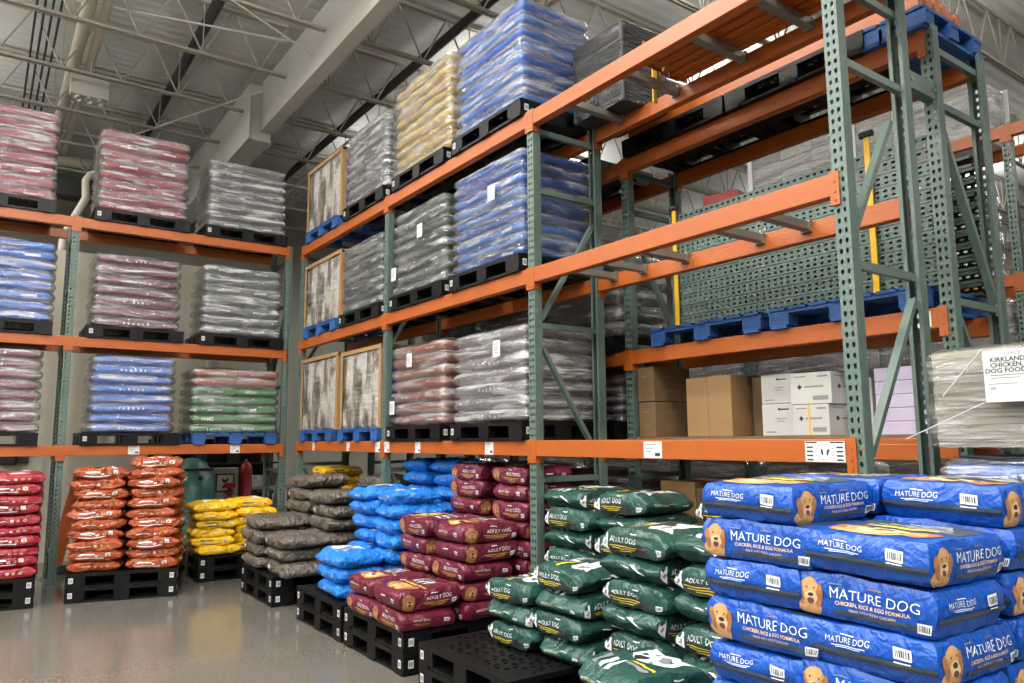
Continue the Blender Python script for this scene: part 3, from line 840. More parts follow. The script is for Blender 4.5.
def deckmat():
    m, nt, out = nt_new('roof_deck')
    p = N(nt, 'ShaderNodeBsdfPrincipled'); p.inputs['Roughness'].default_value = .6; p.inputs['Base Color'].default_value = srgb(206, 206, 200)
    tc = N(nt, 'ShaderNodeTexCoord'); w = N(nt, 'ShaderNodeTexWave', wave_type='BANDS', bands_direction='X'); w.inputs['Scale'].default_value = 1.7
    nt.links.new(tc.outputs['Object'], w.inputs['Vector'])
    b = N(nt, 'ShaderNodeBump'); b.inputs['Strength'].default_value = .22; b.inputs['Distance'].default_value = .04
    nt.links.new(w.outputs['Fac'], b.inputs['Height']); nt.links.new(b.outputs[0], p.inputs['Normal']); nt.links.new(p.outputs[0], out.inputs['Surface'])
    return m
ZC = 7.62
XE, YE_ = 30.0, -26.0
struct(MB().box(-14.4, XE, YE_, 34, -.2, 0).build('floor', CONC))
struct(MB().box(-14.4, XE, YE_, 34, ZC, ZC+.15).build('ceiling', deckmat()))
struct(MB().box(-14.4, -14.2, YE_, 34, 0, ZC).build('wall_left', WALLG))
struct(MB().box(-14.2, XE, 33.8, 34, 0, ZC).build('wall_back', WALLG))
struct(MB().box(XE-.2, XE, YE_, 33.8, 0, ZC).build('wall_right', WALLG))
struct(MB().box(-14.2, XE-.2, YE_, YE_+.2, 0, ZC).build('wall_front', WALLG))
# cream partition panels behind the far rack
pb = MB()
pb.box(-7.62, -7.5, -9.0, -1.32, 0, 4.25); pb.box(-7.62, -7.5, -1.315, .35, 1.62, 4.25)
struct(pb.build('wall_partition', PANEL))
for i, y in enumerate((-4.6, -2.95, -1.95, -.55)):
    struct(MB().box(-7.498, -7.46, y-.03, y+.03, 1.66, 4.25).build('trim_%d' % (i+1), GALV))
# girder along the aisle with its deeper end section
g = MB(); g.box(-7.05, 10.8, -.03, .17, 6.45, 7.25)
struct(g.build('ceiling_girder', GALV, bevel=.006), 'pale painted roof girder running along the racks')
g = MB(); g.box(-14.2, -7.07, -.22, .14, 6.28, 7.2); g.box(-7.6, -6.95, -.24, -.221, 6.25, 7.0)
struct(g.build('ceiling_girder', GALV, bevel=.006), 'deeper far section of the pale roof girder')
g = MB(); g.box(-14.2, 10.8, 20.9, 21.1, 6.45, 7.25)
struct(g.build('ceiling_girder', GALV), 'roof girder over the next aisle')
# open web joists
def joist(x, y0, y1):
    mb = MB(); zb, zt = 6.82, 7.57
    for dx in (-.028, .028):
        mb.box(x+dx-.016, x+dx+.016, y0, y1, zb-.02, zb+.015); mb.box(x+dx-.016, x+dx+.016, y0, y1, zt-.02, zt+.03)
    n = int((y1-y0)/.75)
    for i in range(n):
        ya = y0+(y1-y0)*i/n; yb = y0+(y1-y0)*(i+1)/n; ym = (ya+yb)/2
        mb.tube([(x, ya, zt), (x, ym, zb)], .013, 6, cap=False); mb.tube([(x, ym, zb), (x, yb, zt)], .013, 6, cap=False)
        if i % 2 == 0: mb.tube([(x, ym, zb), (x, ym, zt)], .009, 5, cap=False)
    return mb
k = 0
for i in range(16):
    x = -13.4+1.52*i
    for (a, b) in ((-10.8, -.06), (.2, 20.9), (21.1, 33.7)):
        o = joist(x, a, b).build('ceiling_joist', JOISTM); struct(o)
# bridging rods between joists
for (a, b) in (((-6.8, -4.4, 7.4), (-5.0, -.1, 6.95)), ((-10.3, -1.9, 6.85), (-6.3, -.25, 6.75)), ((-4.0, -1.8, 6.85), (-4.6, -.1, 6.6)), ((-7.3, .3, 6.85), (-5.8, 2.4, 7.5)), ((-7.3, .3, 7.5), (-5.8, 2.2, 6.85))):
    struct(MB().tube([a, b], .014, 6).build('ceiling_bridging', GALV))
def pipe(name, label, cat, pts, r, mat, group=None, n=12):
    return tag(MB().tube(pts, r, n).build(name, mat, smooth=True), label, cat, group)
pipe('ceiling_pipe', 'thick cream pipe running under the roof at upper left', 'pipe', [(10, -2.56, 7.2), (-14.1, -2.56, 7.2)], .085, PIPE)
pipe('ceiling_pipe', 'thinner cream pipe beside the thick one at upper left', 'pipe', [(10, -2.36, 7.2), (-14.1, -2.36, 7.2)], .06, PIPE)
pipe('ceiling_pipe', 'black pipe hung under the roof left of the girder', 'pipe', [(10, -1.12, 7.42), (-14.1, -1.12, 7.42)], .075, DUCT)
pipe('ceiling_pipe', 'black pipe hung under the roof right of the girder', 'pipe', [(10, 1.75, 7.3), (-14.1, 1.75, 7.3)], .07, DUCT)
for q, dy in enumerate((2.05, 2.2, 2.4)):
    pipe('ceiling_conduit', 'pale conduit beside the black pipe right of the girder', 'conduit', [(10, dy, 7.25), (-14.1, dy, 7.25)], .03, PIPE, 'pale conduits right of the girder', 8)
for q in range(4):
    pipe('ceiling_conduit', 'thin dark conduit in the bunch at upper left under the roof', 'conduit', [(6, -2.84-.09*q, 7.3), (-14.1, -2.84-.09*q, 7.3)], .016, DUCT, 'conduits in the upper left bunch', 6)
pipe('wall_pipe', 'horizontal cream pipe behind the top of the far rack', 'pipe', [(-12, -7, 7.0), (-12, 1.5, 7.0)], .1, PIPE)
pipe('wall_pipe', 'bent cream pipe dropping behind the top of the far rack', 'pipe', [(-9.6, -1.2, 6.13), (-9.6, -1.98, 6.12), (-9.6, -2.10, 6.07), (-9.6, -2.16, 5.95), (-9.6, -2.14, 5.65), (-9.6, -2.29, 5.28), (-9.6, -2.42, 4.95), (-9.6, -2.44, 4.4), (-9.6, -2.44, .0)], .06, PIPE)
o = MB().box(-12.4, -12, -7, -.4, 6.35, 6.75).build('air_duct', DUCT, bevel=.02); tag(o, 'dark rectangular duct below the horizontal cream pipe', 'duct')
# white fixture with small lamps
t = thing('ceiling_light', 'white box fixture with small round lamps under the roof, upper left', 'light fixture', (-7.6, -2.36, 6.6))
MB().box(-.06, .06, -.25, .25, -.02, .28).build('housing', GALV, t, bevel=.01)
for q in (-.14, 0, .14): MB().tube([(.02, q, -.02), (.04, q, -.06), (.07, q, -.1)], [.015, .045, .04], 10).build('lamp_head', GALV, t, smooth=True)
MB().bar((0, 0, .28), (0, 0, .62), .02, .02).build('hanger', GALV, t)

# ------------------------------------------------------------------ racks
h1, h2, h3 = 1.577, 2.875, 4.123
dd2 = [((.1, 2.27), (.6, 1.5)), ((.08, 2.48), (.62, 3.3)), ((.6, .3), (.1, 1.25))]
dd1 = [((.1, 1.5), (.62, 2.3)), ((.06, 2.55), (.5, 3.25)), ((.6, .3), (.1, 1.25))]
names = {-5.04: 'far corner end', -2.52: 'second from the far corner', 0: 'between maroon and dark green bags', 2.52: 'tallest in view beside the white placard'}
BAY = 2.52
for x in (-5.04, -2.52, 0, 2.52):
    frame(f'green perforated upright frame of the near rack, {names[x]}', (x, 0, 0), 0, h3+.01 if x < 2 else 4.9, .70,
          [.35, 1.29, 2.44, 3.5, 3.98] if x < 2 else [.35, 1.29, 2.42, 3.47, 3.9], dd2 if x == 0 else dd1, 'uprights of the near rack')
for bi, (bx, bn) in enumerate(((-5.04, 'far corner bay'), (-2.52, 'middle bay'), (0, 'nearest bay'))):
    for lz, ln in ((h1, 'lowest'), (h2, 'middle'), (h3, 'top')):
        tg = ()
        if lz == h1: tg = {0: ((.62, .08, .09), (1.66, .08, .09), (2.42, .12, .1)), 1: ((.1, .12, .1), (.75, .1, .1), (1.95, .12, .1)), 2: ((1.22, .15, .1),)}[bi]
        elif lz == h2 and bi == 0: tg = ()
        beam(f'orange {ln} front beam of the {bn}, near rack', (bx, 0, lz), 0, BAY, tg, 'front beams of the near rack')
        beam(f'orange {ln} rear beam of the {bn}, near rack', (bx+BAY, .70, lz), 0, BAY, (), 'rear beams of the near rack', flip=True)
for bx, xs in ((0, (.36, .94, 1.53, 2.02)),):
    crossbars(xs, 0, .70, h3, lambda i: f'steel support bar under the spare orange beams, {["farthest","second farthest","second nearest","nearest"][i]}', 'support bars on the top level')
    crossbars((.24, .56, .97, 1.59, 1.92), 0, .70, h2, lambda i: f'steel support bar across the empty middle level, {["first","second","third","fourth","fifth"][i]} from the blue load', 'support bars on the empty middle level')
# placard on the lowest front beam beside the near upright
t = thing('shelf_placard', 'white placard with round emblem and dark dashes on lowest orange beam', 'placard', (2.36, -.0105, 1.517))
mb = MB(); mb.box(-.105, .105, -.0015, 0, -.05, .05); mb.build('placard_sheet', PAPER, t)
p = Print(lambda x, z, o: Vector((x, -.0015-o, z)))
p.rect(-.1, -.04, .040, .047, BK, .0005, 2, 1); p.rect(.03, .1, .040, .047, BK, .0005, 2, 1)
for z in (.02, 0., -.02, -.04):
    p.rect(-.096, -.062, z-.004, z+.004, BK, .0005, 2, 1); p.rect(.062, .096, z-.004, z+.004, BK, .0005, 2, 1)
p.ell(0, -.002, .055, .044, WH, .0007, n=24)
for a in range(14):
    th = 2*PI*a/14; p.ell(.047*math.cos(th), -.002+.037*math.sin(th), .005, .004, GK, .0012, n=6)
p.ell(-.014, -.002, .006, .018, BK, .0012, .2); p.ell(.016, -.004, .006, .016, BK, .0012, -.2); p.ell(.02, .006, .009, .004, BK, .0013)
p.mb.build('round_emblem', PM, t)

# back-to-back rack behind it
RY = 1.0; q1, q2, q3 = 1.577, 2.305, 3.945
for x in (-5.04, -2.52, 0, 2.52):
    frame('green upright frame of the rear rack, ' + {-5.04: 'farthest left', -2.52: 'behind the middle bay', 0: 'left of the stacked cartons', 2.52: 'at the near end beside the wrapped grey load'}[x], (x, RY, 0), 0, q3+.01, .66, [.35, 1.29, 2.34, 3.5, 3.84], [((.07, 3.4), (.6, 2.38)), ((.07, 2.3), (.6, 1.5))], 'uprights of the rear rack')
for bx, bn in ((-5.04, 'far'), (-2.52, 'middle'), (0, 'near')):
    for lz, ln in ((q1, 'lowest'), (q2, 'middle'), (q3, 'top')):
        beam(f'orange {ln} front beam of the {bn} bay, rear rack', (bx, RY, lz), 0, BAY, (((2.38, .1, .09),) if bx == 0 and lz == q2 else ()), 'front beams of the rear rack')
        beam(f'orange {ln} back beam of the {bn} bay, rear rack', (bx+BAY, RY+.66, lz), 0, BAY, (), 'back beams of the rear rack', flip=True)
for x in (2.52,):
    t = thing('frame_spacer', 'green spacer plate joining the near and rear rack frames near the top', 'rack spacer', (x, 0, 3.55))
    MB().box(-.03, .03, .702, .998, -.05, .05).build('plate', GREEN, t)
    m = MB(); m.tube([(.03, .72, 0), (.04, .72, 0)], .012, 8); m.tube([(.03, .98, 0), (.04, .98, 0)], .012, 8); m.build('bolt', STEEL, t)
o = MB().box(.06, 2.46, RY+.0, RY+.66, q1+.001, q1+.02).build('shelf_board', CARD2); tag(o, 'wooden shelf board under the cartons on the rear rack', 'shelf board')

# far rack (corner), seen square on
LX, LY = -5.40, -.053
l1, l2, l3 = 1.548, 2.79, 4.194; LB = 2.52
ROT = PI/2
for i in range(3):
    frame('green perforated upright frame of the far rack, ' + ['at its right end by the corner', 'between the red and orange bags', 'beyond the left frame edge'][i], (LX, LY-LB*i, 0), ROT, l3+.01, .70, [.35, 1.2, 2.3, 3.4, 4.0], [((.6, .3), (.1, 1.15)), ((.1, 1.3), (.6, 2.2)), ((.6, 2.4), (.1, 3.3))], 'uprights of the far rack')
for i, bn in ((1, 'right'), (2, 'left')):
    for lz, ln in ((l1, 'lowest'), (l2, 'middle'), (l3, 'top')):
        tg = ((.74, .12, .1), (1.90, .12, .1)) if lz == l1 and i == 1 else ()
        beam(f'orange {ln} front beam of the {bn} bay, far rack', (LX, LY-LB*i, lz), ROT, LB, tg, 'front beams of the far rack')
        beam(f'orange {ln} rear beam of the {bn} bay, far rack', (LX-.70, LY-LB*(i-1), lz), ROT, LB, (), 'rear beams of the far rack', flip=True)

# third rack beyond, glimpsed through the gaps
TY = 4.5
for i, x in enumerate((1.6, -1.5, -4.6, -7.7)):
    frame('dark green upright of the distant rack, ' + ['nearest the wrapped grey load', 'behind the red carton', 'behind the middle bay', 'farthest left'][i], (x, TY, 0), 0, 4.56, .70, [.5, 1.6, 2.7, 3.8], [((.1, .6), (.6, 1.5)), ((.1, 2.8), (.6, 3.7))], 'uprights of the distant rack')
for i, x in enumerate((-1.5, -4.6, -7.7)):
    for lz, ln in ((1.6, 'lowest'), (3.1, 'middle'), (4.55, 'top')):
        beam(f'orange {ln} front beam of the distant rack, {["near","middle","far"][i]} bay', (x, TY, lz), 0, 3.1, (), 'front beams of the distant rack')
        beam(f'orange {ln} back beam of the distant rack, {["near","middle","far"][i]} bay', (x+3.1, TY+.7, lz), 0, 3.1, (), 'back beams of the distant rack', flip=True)
for lz, ln in ((3.1, 'middle'), (1.6, 'lowest'), (4.55, 'top')):
    beam(f'orange {ln} beam of the distant rack at the right edge', (1.6, TY, lz), 0, BAY, (), 'front beams of the distant rack')

# ------------------------------------------------------------------ loads on the near rack
PH = .1425
def on_main(x0, x1, level, top, kind, **kw):
    cx, w = (x0+x1)/2, x1-x0
    wood = kw.pop('wood', False); plabel = kw.pop('plabel'); yc = .36
    if wood: wood_pallet((cx, yc, level), 0, plabel, 'blue pallets on the near rack')
    else: plastic_pallet((cx, yc, level), 0, plabel, 'black pallets on the near rack', False)
    pz = level+(.14 if wood else PH)
    if kind == 'crate': slab_crate(kw['label'], kw['group'], (cx, yc, pz), 0, w, .72, top-pz, kw.get('nx', 2))
    else: wrapped_load(loc=(cx, yc, pz), rot=0, w=w, d=.74, H=top-pz, **kw)
G3, G2, G1 = 'loads on the top level of the near rack', 'loads on the middle level of the near rack', 'loads on the lowest level of the near rack'
on_main(-4.92, -3.76, h3, 5.10, 'crate', wood=True, plabel='blue pallet under tan framed load, top level of near rack', label='tan framed load of wrapped upright packs, top level of near rack', group='tan framed loads')
on_main(-3.62, -2.54, h3, 5.14, 'load', plabel='black pallet under grey wrapped bags, top level of near rack', label='grey film wrapped bag load, top level beside the straw coloured load', group=G3, n=8, keys='w_grey', film=FILMW, lean=.0)
on_main(-2.40, -1.22, h3, 5.22, 'load', plabel='black pallet under straw coloured load, top level', label='straw coloured wrapped bag load on the top level', group=G3, n=9, keys='w_tan', film=FILM, split=.5)
on_main(-1.12, -.08, h3, 5.16, 'load', plabel='black pallet under blue wrapped load, top level', label='blue and navy wrapped bag load on the top level', group=G3, n=8, keys=['w_lightblue', 'w_blue']*4, film=FILM)
on_main(-4.92, -3.72, h2, 3.82, 'crate', wood=True, plabel='blue pallet under tan framed load, middle level of near rack', label='tan framed load of wrapped upright packs, middle level of near rack', group='tan framed loads')
on_main(-3.66, -2.62, h2, 3.80, 'load', plabel='black pallet under grey green load, middle level of near rack', label='grey green wrapped bag load beside the tan framed load, middle level', group=G2, n=7, keys='w_greygreen', film=FILM)
on_main(-2.36, -1.30, h2, 3.86, 'load', plabel='black pallet under grey load beside blue load, middle level', label='grey wrapped bag load left of the blue load, middle level', group=G2, n=8, keys='w_greygreen', film=FILM, pouch=((.12, .55), (-.42, .22)))
on_main(-1.18, -.10, h2, 3.90, 'load', plabel='black pallet under blue load, middle level of near rack', label='blue and violet wrapped bag load on the middle level', group=G2, n=9, keys=['w_navy', 'w_lightblue', 'w_lightblue', 'w_navy', 'w_lightblue', 'w_lightblue', 'w_blue', 'w_navy', 'w_blue'], film=FILM, pouch=((.16, .58),))
on_main(-4.96, -3.75, h1, 2.60, 'crate', wood=True, plabel='blue pallet under left pale load, lowest level of near rack', label='tan framed pale load at corner end, lowest level of near rack', group='tan framed loads')
on_main(-3.66, -2.60, h1, 2.57, 'crate', wood=True, plabel='blue pallet under right pale load, lowest level of near rack', label='pale wrapped load with purple side, lowest level of near rack', group='tan framed loads')
on_main(-2.36, -1.32, h1, 2.50, 'load', plabel='black pallet under copper coloured load, lowest level', label='copper pink wrapped bag load on the lowest level', group=G1, n=7, keys='w_rose', film=FILM, split=.5, pouch=((-.05, .62), (-.4, .18)), bulge=.05)
on_main(-1.14, -.08, h1, 2.47, 'load', plabel='black pallet under mauve grey load, lowest level', label='mauve grey wrapped bag load left of the green upright, lowest level', group=G1, n=7, keys='w_mauve', film=FILMW, split=.99, pouch=((.2, .58),), bulge=.05)
# black wrapped load at the left of the nearest bay, top level
t = thing('wrapped_carton_load', 'black shiny wrapped load left of the spare orange beams, top level', 'wrapped carton load', (.30, .68, h3+.001))
for i in range(2):
    for j in range(4): MB().box(-.29+.3*i, .0+.29*i, -.24, .24, .16*j, .16*j+.156).build('carton_block', DARK, t, bevel=.008)
m = shell_mesh(.62, .5, .64, 4, 91, .006, 0, film_mat('black_film', .0, .02, .5, tint=(.03, .03, .035)), .01)
link('stretch_film', m, t)
# spare beams lying on the support bars
stock = MB(); stock.box(0, 2.42, -.03, .03, 0, .115); 
stock_me = stock.mesh('spare_beam', [ORANGE]); sc_ = MB(); sc_.box(-.006, 0, -.04, .05, -.02, .16); sc_me = sc_.mesh('end_connector', [ORANGE])
for k, yy in enumerate((.24, .335, .43, .525, .605)):
    t = thing('spare_beam', f'orange spare beam lying on the top level support bars, {["nearest the aisle","second from the aisle","third from the aisle","fourth from the aisle","farthest back"][k]}', 'spare beam', (.96+.10*R.random(), yy, h3+.022), 0, 'spare orange beams on the top level')
    link('beam_body', stock_me, t, None, 0, .004); link('end_connector', sc_me, t)
o = MB().box(-.006, .006, -.02, .02, 0, .40).build('plastic_strap', YELSTRAP, loc=(.90, .45, h3-.15)); tag(o, 'yellow strap beside the spare orange beams, top level', 'strap')

# ------------------------------------------------------------------ loads on the far rack
def on_far(y0, y1, level, top, **kw):
    cy, w = (y0+y1)/2, y1-y0; xc = LX-.36
    plabel = kw.pop('plabel')
    if kw.pop('wood', False): wood_pallet((xc, cy, level), ROT, plabel, 'blue pallets on the far rack')
    else: plastic_pallet((xc, cy, level), ROT, plabel, 'black pallets on the far rack', False)
    wrapped_load(loc=(xc, cy, level+PH), rot=ROT, w=w, d=.74, H=top-level-PH, **kw)
H3, H2, H1 = 'loads on the top level of the far rack', 'loads on the middle level of the far rack', 'loads on the lowest level of the far rack'
on_far(-3.85, -2.80, l3, 5.40, plabel='black pallet under crimson load at left edge, top level', label='crimson wrapped bag load at the left edge, top level of far rack', group=H3, n=8, keys='w_pink', film=FILM)
on_far(-2.38, -1.37, l3, 5.36, plabel='black pallet under crimson and white load, top level', label='crimson and white wrapped bag load in the middle, top level of far rack', group=H3, n=8, keys='w_pink', film=FILM)
on_far(-1.13, -.13, l3, 5.24, plabel='black pallet under grey load, top level of far rack', label='silver grey wrapped bag load at the right, top level of far rack', group=H3, n=8, keys='w_grey', film=FILMW)
on_far(-3.80, -2.74, l2, 3.86, plabel='black pallet under blue load at left edge, middle level', label='blue wrapped bag load at the left edge, middle level of far rack', group=H2, n=8, keys='w_blue', film=FILM)
on_far(-2.36, -1.40, l2, 3.82, plabel='black pallet under maroon load, middle level of far rack', label='maroon and white wrapped bag load, middle level of far rack', group=H2, n=7, keys='w_maroon', film=FILM, split=.99)
on_far(-1.14, -.15, l2, 3.84, plabel='black pallet under grey green load, middle level of far rack', label='grey green wrapped bag load at the right, middle level of far rack', group=H2, n=7, keys='w_greygreen', film=FILMW, split=.5)
on_far(-3.86, -2.80, l1, 2.62, plabel='black pallet under pink maroon load, lowest level of far rack', label='pink maroon wrapped bag load at left edge, lowest level of far rack', group=H1, n=8, keys='w_maroon', film=FILM, split=.99)
on_far(-2.33, -1.41, l1, 2.60, plabel='black pallet under blue load, lowest level of far rack', label='bright blue wrapped bag load above the orange bags, lowest level', group=H1, n=8, keys='w_blue', film=FILM, split=.99)
on_far(-1.22, -.13, l1, 2.50, plabel='blue pallet under green load, lowest level of far rack', label='green and white wrapped bag load above the yellow bags', group=H1, n=7, keys=['w_green']*5+['w_rose', 'w_rose'], film=FILM, split=.5, wood=True, words=('w_green', 'IAMS'))

# ------------------------------------------------------------------ things on the rear rack
for k, (cx, w_) in enumerate(((.80, 'left'), (1.90, 'right'))):
    wood_pallet((cx, RY+.36, q2+.001), 0, f'blue wooden pallet under the stacked upright frames, {w_} one', 'blue pallets under the frames')
PL = post_mesh(2.02)
for k in range(11):
    z = q2+.182+k*.082
    t = thing('stored_upright_frame', f'green upright frame lying on its side in the pile, {["lowest","second from bottom","third from bottom","fourth from bottom","fifth from bottom","sixth from bottom","fifth from top","fourth from top","third from top","second from top","topmost"][k]}', 'stored rack frame', (.43+R.uniform(-.012, .012), RY+.075, z), 0, 'stored upright frames on the rear rack')
    for yy, fl in ((0, 0), (.62, 1)):
        o = link('post', PL, t, (0, yy, 0)); o.rotation_euler = (0, PI/2, 0) if not fl else Matrix(((0, 0, 1), (0, -1, 0), (1, 0, 0))).to_euler()
    for xx in (.3, 1.0, 1.75): MB().box(xx-.02, xx+.02, .071, .549, -.016, .016).build('brace', GREEN, t)
for k, (xx, z0, z1) in enumerate(((.50, q2+.14, 3.40), (2.10, q2+.14, 3.46))):
    t = thing('strap_post', f'yellow strap holding the pile of green frames, {["left","right"][k]} one', 'strap', (xx, RY+.055, z0))
    MB().box(-.018, .018, -.012, .0, 0, z1-z0).build('band', YELSTRAP, t)
    MB().tube([(-.04, -.006, z1-z0), (.04, -.006, z1-z0)], .022, 10).build('knob', DARK, t)
zz = q1+.021
carton('brown carton beside the dark gap on the rear rack, upper of two', 'brown cartons on the rear rack', (.145, RY+.25, zz+.285), 0, .18, .42, .28, CARD2, marks_card)
carton('brown carton with red label on the rear rack, lower of two', 'brown cartons on the rear rack', (.150, RY+.25, zz), 0, .18, .42, .28, CARD2, marks_card)
carton('tall tan carton on the rear rack, left of the pair', 'tall tan cartons', (.635, RY+.30, zz), .05, .20, .46, .44, CARD, None)
carton('tall tan carton on the rear rack, right of the pair', 'tall tan cartons', (.845, RY+.30, zz), .05, .205, .46, .445, CARD, None)
carton('brown carton behind the tall tan pair on the rear rack', 'brown cartons on the rear rack', (1.04, RY+.46, zz), 0, .15, .3, .43, CARD2, None)
carton('small white carton between brown and tan cartons, lower', 'small white cartons', (.40, RY+.42, zz), 0, .09, .2, .11, WHITEC, None)
carton('small white carton between brown and tan cartons, upper', 'small white cartons', (.40, RY+.42, zz+.111), 0, .09, .2, .11, WHITEC, None)
carton('white carton with black scrawl, upper left of the white group', 'white cartons on the rear rack', (1.31, RY+.34, zz+.222), -.02, .26, .42, .20, WHITEC, marks_plain)
carton('white carton with black scrawl, lower left of the white group', 'white cartons on the rear rack', (1.31, RY+.34, zz), 0, .27, .42, .22, WHITEC, marks_plain)
carton('white carton with diamond mark, upper right of the white group', 'white cartons on the rear rack', (1.61, RY+.24, zz+.202), .04, .29, .4, .205, WHITEC, marks_white)
carton('white carton with yellow strap, lower right of the white group', 'white cartons on the rear rack', (1.61, RY+.24, zz), 0, .26, .4, .2, WHITEC, marks_white)
o = MB().box(-.006, .006, -.0005, .0015, 0, .2).build('packing_strap', YELSTRAP, loc=(1.60, RY+.038, zz)); tag(o, 'yellow packing strap on the lower white carton', 'strap')
carton('white carton at the right end of the white group', 'white cartons on the rear rack', (1.855, RY+.42, zz), 0, .15, .4, .36, WHITEC, marks_plain)
for k in range(5):
    carton(f'lavender carton in the tall column beside the wrapped grey load, {["lowest","second","third","fourth","topmost"][k]}', 'lavender cartons', (2.13, RY+.30, zz+k*.081), 0, .25, .36, .08, LAVC, None, False)
for k in range(2):
    carton(f'pink lavender carton in front of the lavender column, {["lower","upper"][k]}', 'lavender cartons', (2.36, RY+.2, zz+k*.075), 0, .17, .26, .074, LAVC, None, False)
# top of the rear rack: pallets, spare beams
for k, cx in enumerate((.57, 1.65, -.9, -2.0, -3.2, -4.3)):
    plastic_pallet((cx, RY+.34, q3+.001), 0, f'black pallet on top of the rear rack, {["left one above the stored frames","right one above the stored frames","behind the blue top load","behind the straw load","behind the grey load","behind the tan framed load"][k]}', 'black pallets on the rear rack', False, False)
t = thing('wooden_pallet', 'narrow blue pallet at the near end of the rear rack top', 'pallet', (2.345, RY+.31, q3+.001))
for nm, me in wood_pallet_parts(.42, .72): link(nm, me, t)
for k in range(6):
    t = thing('spare_beam', f'orange spare beam on top of the rear rack, {ORD[k].replace("topmost", "nearest").replace("from top", "from the aisle")}', 'spare beam', (.06+.05*R.random(), RY+.04+.095*k, q3+.163), 0, 'spare orange beams on the rear rack')
    link('beam_body', stock_me, t, None, 0, .004); link('end_connector', sc_me, t)
# wrapped loads in the other bays of the rear rack
for k, (x0, x1, lv, top, key, lb) in enumerate(((-1.2, -.15, q2, 3.2, 'w_grey', 'dim grey wrapped load on the rear rack behind the blue load'), (-2.35, -1.3, q2, 3.15, 'w_mauve', 'dim mauve wrapped load on the rear rack behind the grey load'), (-1.2, -.15, q1, 2.12, 'w_mauve', 'dim wrapped load on the rear rack behind the mauve load'), (-2.35, -1.3, q1, 2.1, 'w_rose', 'dim wrapped load on the rear rack behind the copper load'), (-3.7, -2.65, q2, 3.2, 'w_grey', 'dim wrapped load on the rear rack behind grey green load'))):
    cx = (x0+x1)/2
    plastic_pallet((cx, RY+.36, lv), 0, 'black pallet under the ' + lb, 'black pallets on the rear rack', False, False)
    wrapped_load(lb, 'dim wrapped loads on the rear rack', (cx, RY+.36, lv+PH), 0, x1-x0, .62, top-lv-PH, 5, key, FILM, split=.5)
for k, (x0, x1, top, key, lb) in enumerate(((-1.2, -.12, 1.30, 'w_maroon', 'dim wrapped load on the floor behind the maroon bags'), (-2.4, -1.3, 1.34, 'w_navy', 'dim wrapped load on the floor behind the sky blue bags'), (-3.7, -2.62, 1.36, 'w_grey', 'dim wrapped load on the floor behind the grey brown bags'))):
    cx = (x0+x1)/2
    plastic_pallet((cx, RY+.40, 0), 0, 'black pallet under the ' + lb, 'floor pallets in the rear rack', False, False)
    wrapped_load(lb, 'dim wrapped loads on the rear rack floor', (cx, RY+.40, PH), 0, x1-x0, .62, top-PH, 6, key, FILM, split=.5)
# cartons on the floor of the rear rack
plastic_pallet((.62, RY+.62, 0), 0, 'black pallet under brown floor cartons behind the green bags', 'floor pallets in the rear rack')
for i in range(2):
    for j in range(3):
        carton(f'brown carton on the floor behind the green bags, {["left","right"][i]} column, {["lowest","middle","topmost"][j]}', 'brown floor cartons', (.30+.37*i, RY+.45, PH+.37*j), 0, .36, .5,   .365 if not (i == 1 and j == 2) else .32, CARD2 if i else CARD, marks_card)
carton('white translucent carton beside brown floor cartons under the lowest beam', 'white cartons low', (1.03, RY+.42, PH+.001), 0, .28, .4, 1.13, WHITEC, None, False)
# distant rack contents
for k, (cx, w_) in enumerate(((-.67, 'left'), (.72, 'right'))):
    t = thing('wrapped_carton_load', f'white cornered wrapped carton load on the distant rack, {w_} one', 'wrapped carton load', (cx, TY+.36, 4.551), 0, 'white cornered loads on the distant rack')
    for i in range(3):
        for j in range(4): MB().box(-.62+.415*i, -.62+.41+.415*i, -.33, .33, .15*j, .15*j+.147).build('carton_block', STRIATED if (i+j) % 2 else WHITEC, t, bevel=.004)
    for sx in (-1, 1):
        for sy in (-1, 1):
            mb = MB(); mb.box(sx*.645-.03, sx*.645+.03, sy*.345-.012, sy*.345+.012, -.0, .64); mb.build('corner_board', PAPER, t)
    link('stretch_film', shell_mesh(1.3, .7, .62, 4, 50+k, .004, 0, FILM, .01), t)
carton('red and white carton on the distant rack', 'distant cartons', (-1.9, TY+.3, 4.551), .2, .5, .5, .3, REDP, None)
for k in range(3):
    lb = f'grey wrapped load on the distant rack middle level, {["left","middle","right"][k]}'
    wrapped_load(lb, 'distant wrapped loads', ((-2.2, -.6, .75)[k], TY+.36, 3.101), 0, 1.0, .7, 1.0, 5, ['w_grey', 'w_tan', 'w_mauve'][k], FILMW, split=.5)
for k, cx in enumerate((.85, -.75, -2.3, -3.8, -5.4, -6.9)):  # loads added to block the bright background and keep the gaps dark
    for z, ln in ((.001, 'on the floor under'), (1.601, 'on the lowest level of')):
        wrapped_load(f'added wrapped load {ln} the distant rack, {ORD[k].replace("topmost", "nearest").replace("from top", "from the near end")}', 'added loads low on the distant rack', (cx, TY+.36, z), 0, 1.35, .62, 1.3, 4, 'w_mauve', FILM, split=.5)
wrapped_load('white draped load on the distant rack at the right edge', 'distant wrapped loads', (2.2, TY+.36, 3.101), 0, .9, .7, .8, 5, 'w_tan', FILMW, split=.5)
wrapped_load('blue wrapped load on the distant rack at the right edge', 'distant wrapped loads', (2.3, TY+.36, 1.601), 0, 1.0, .7, 1.05, 6, 'w_navy', FILMW, split=.5)

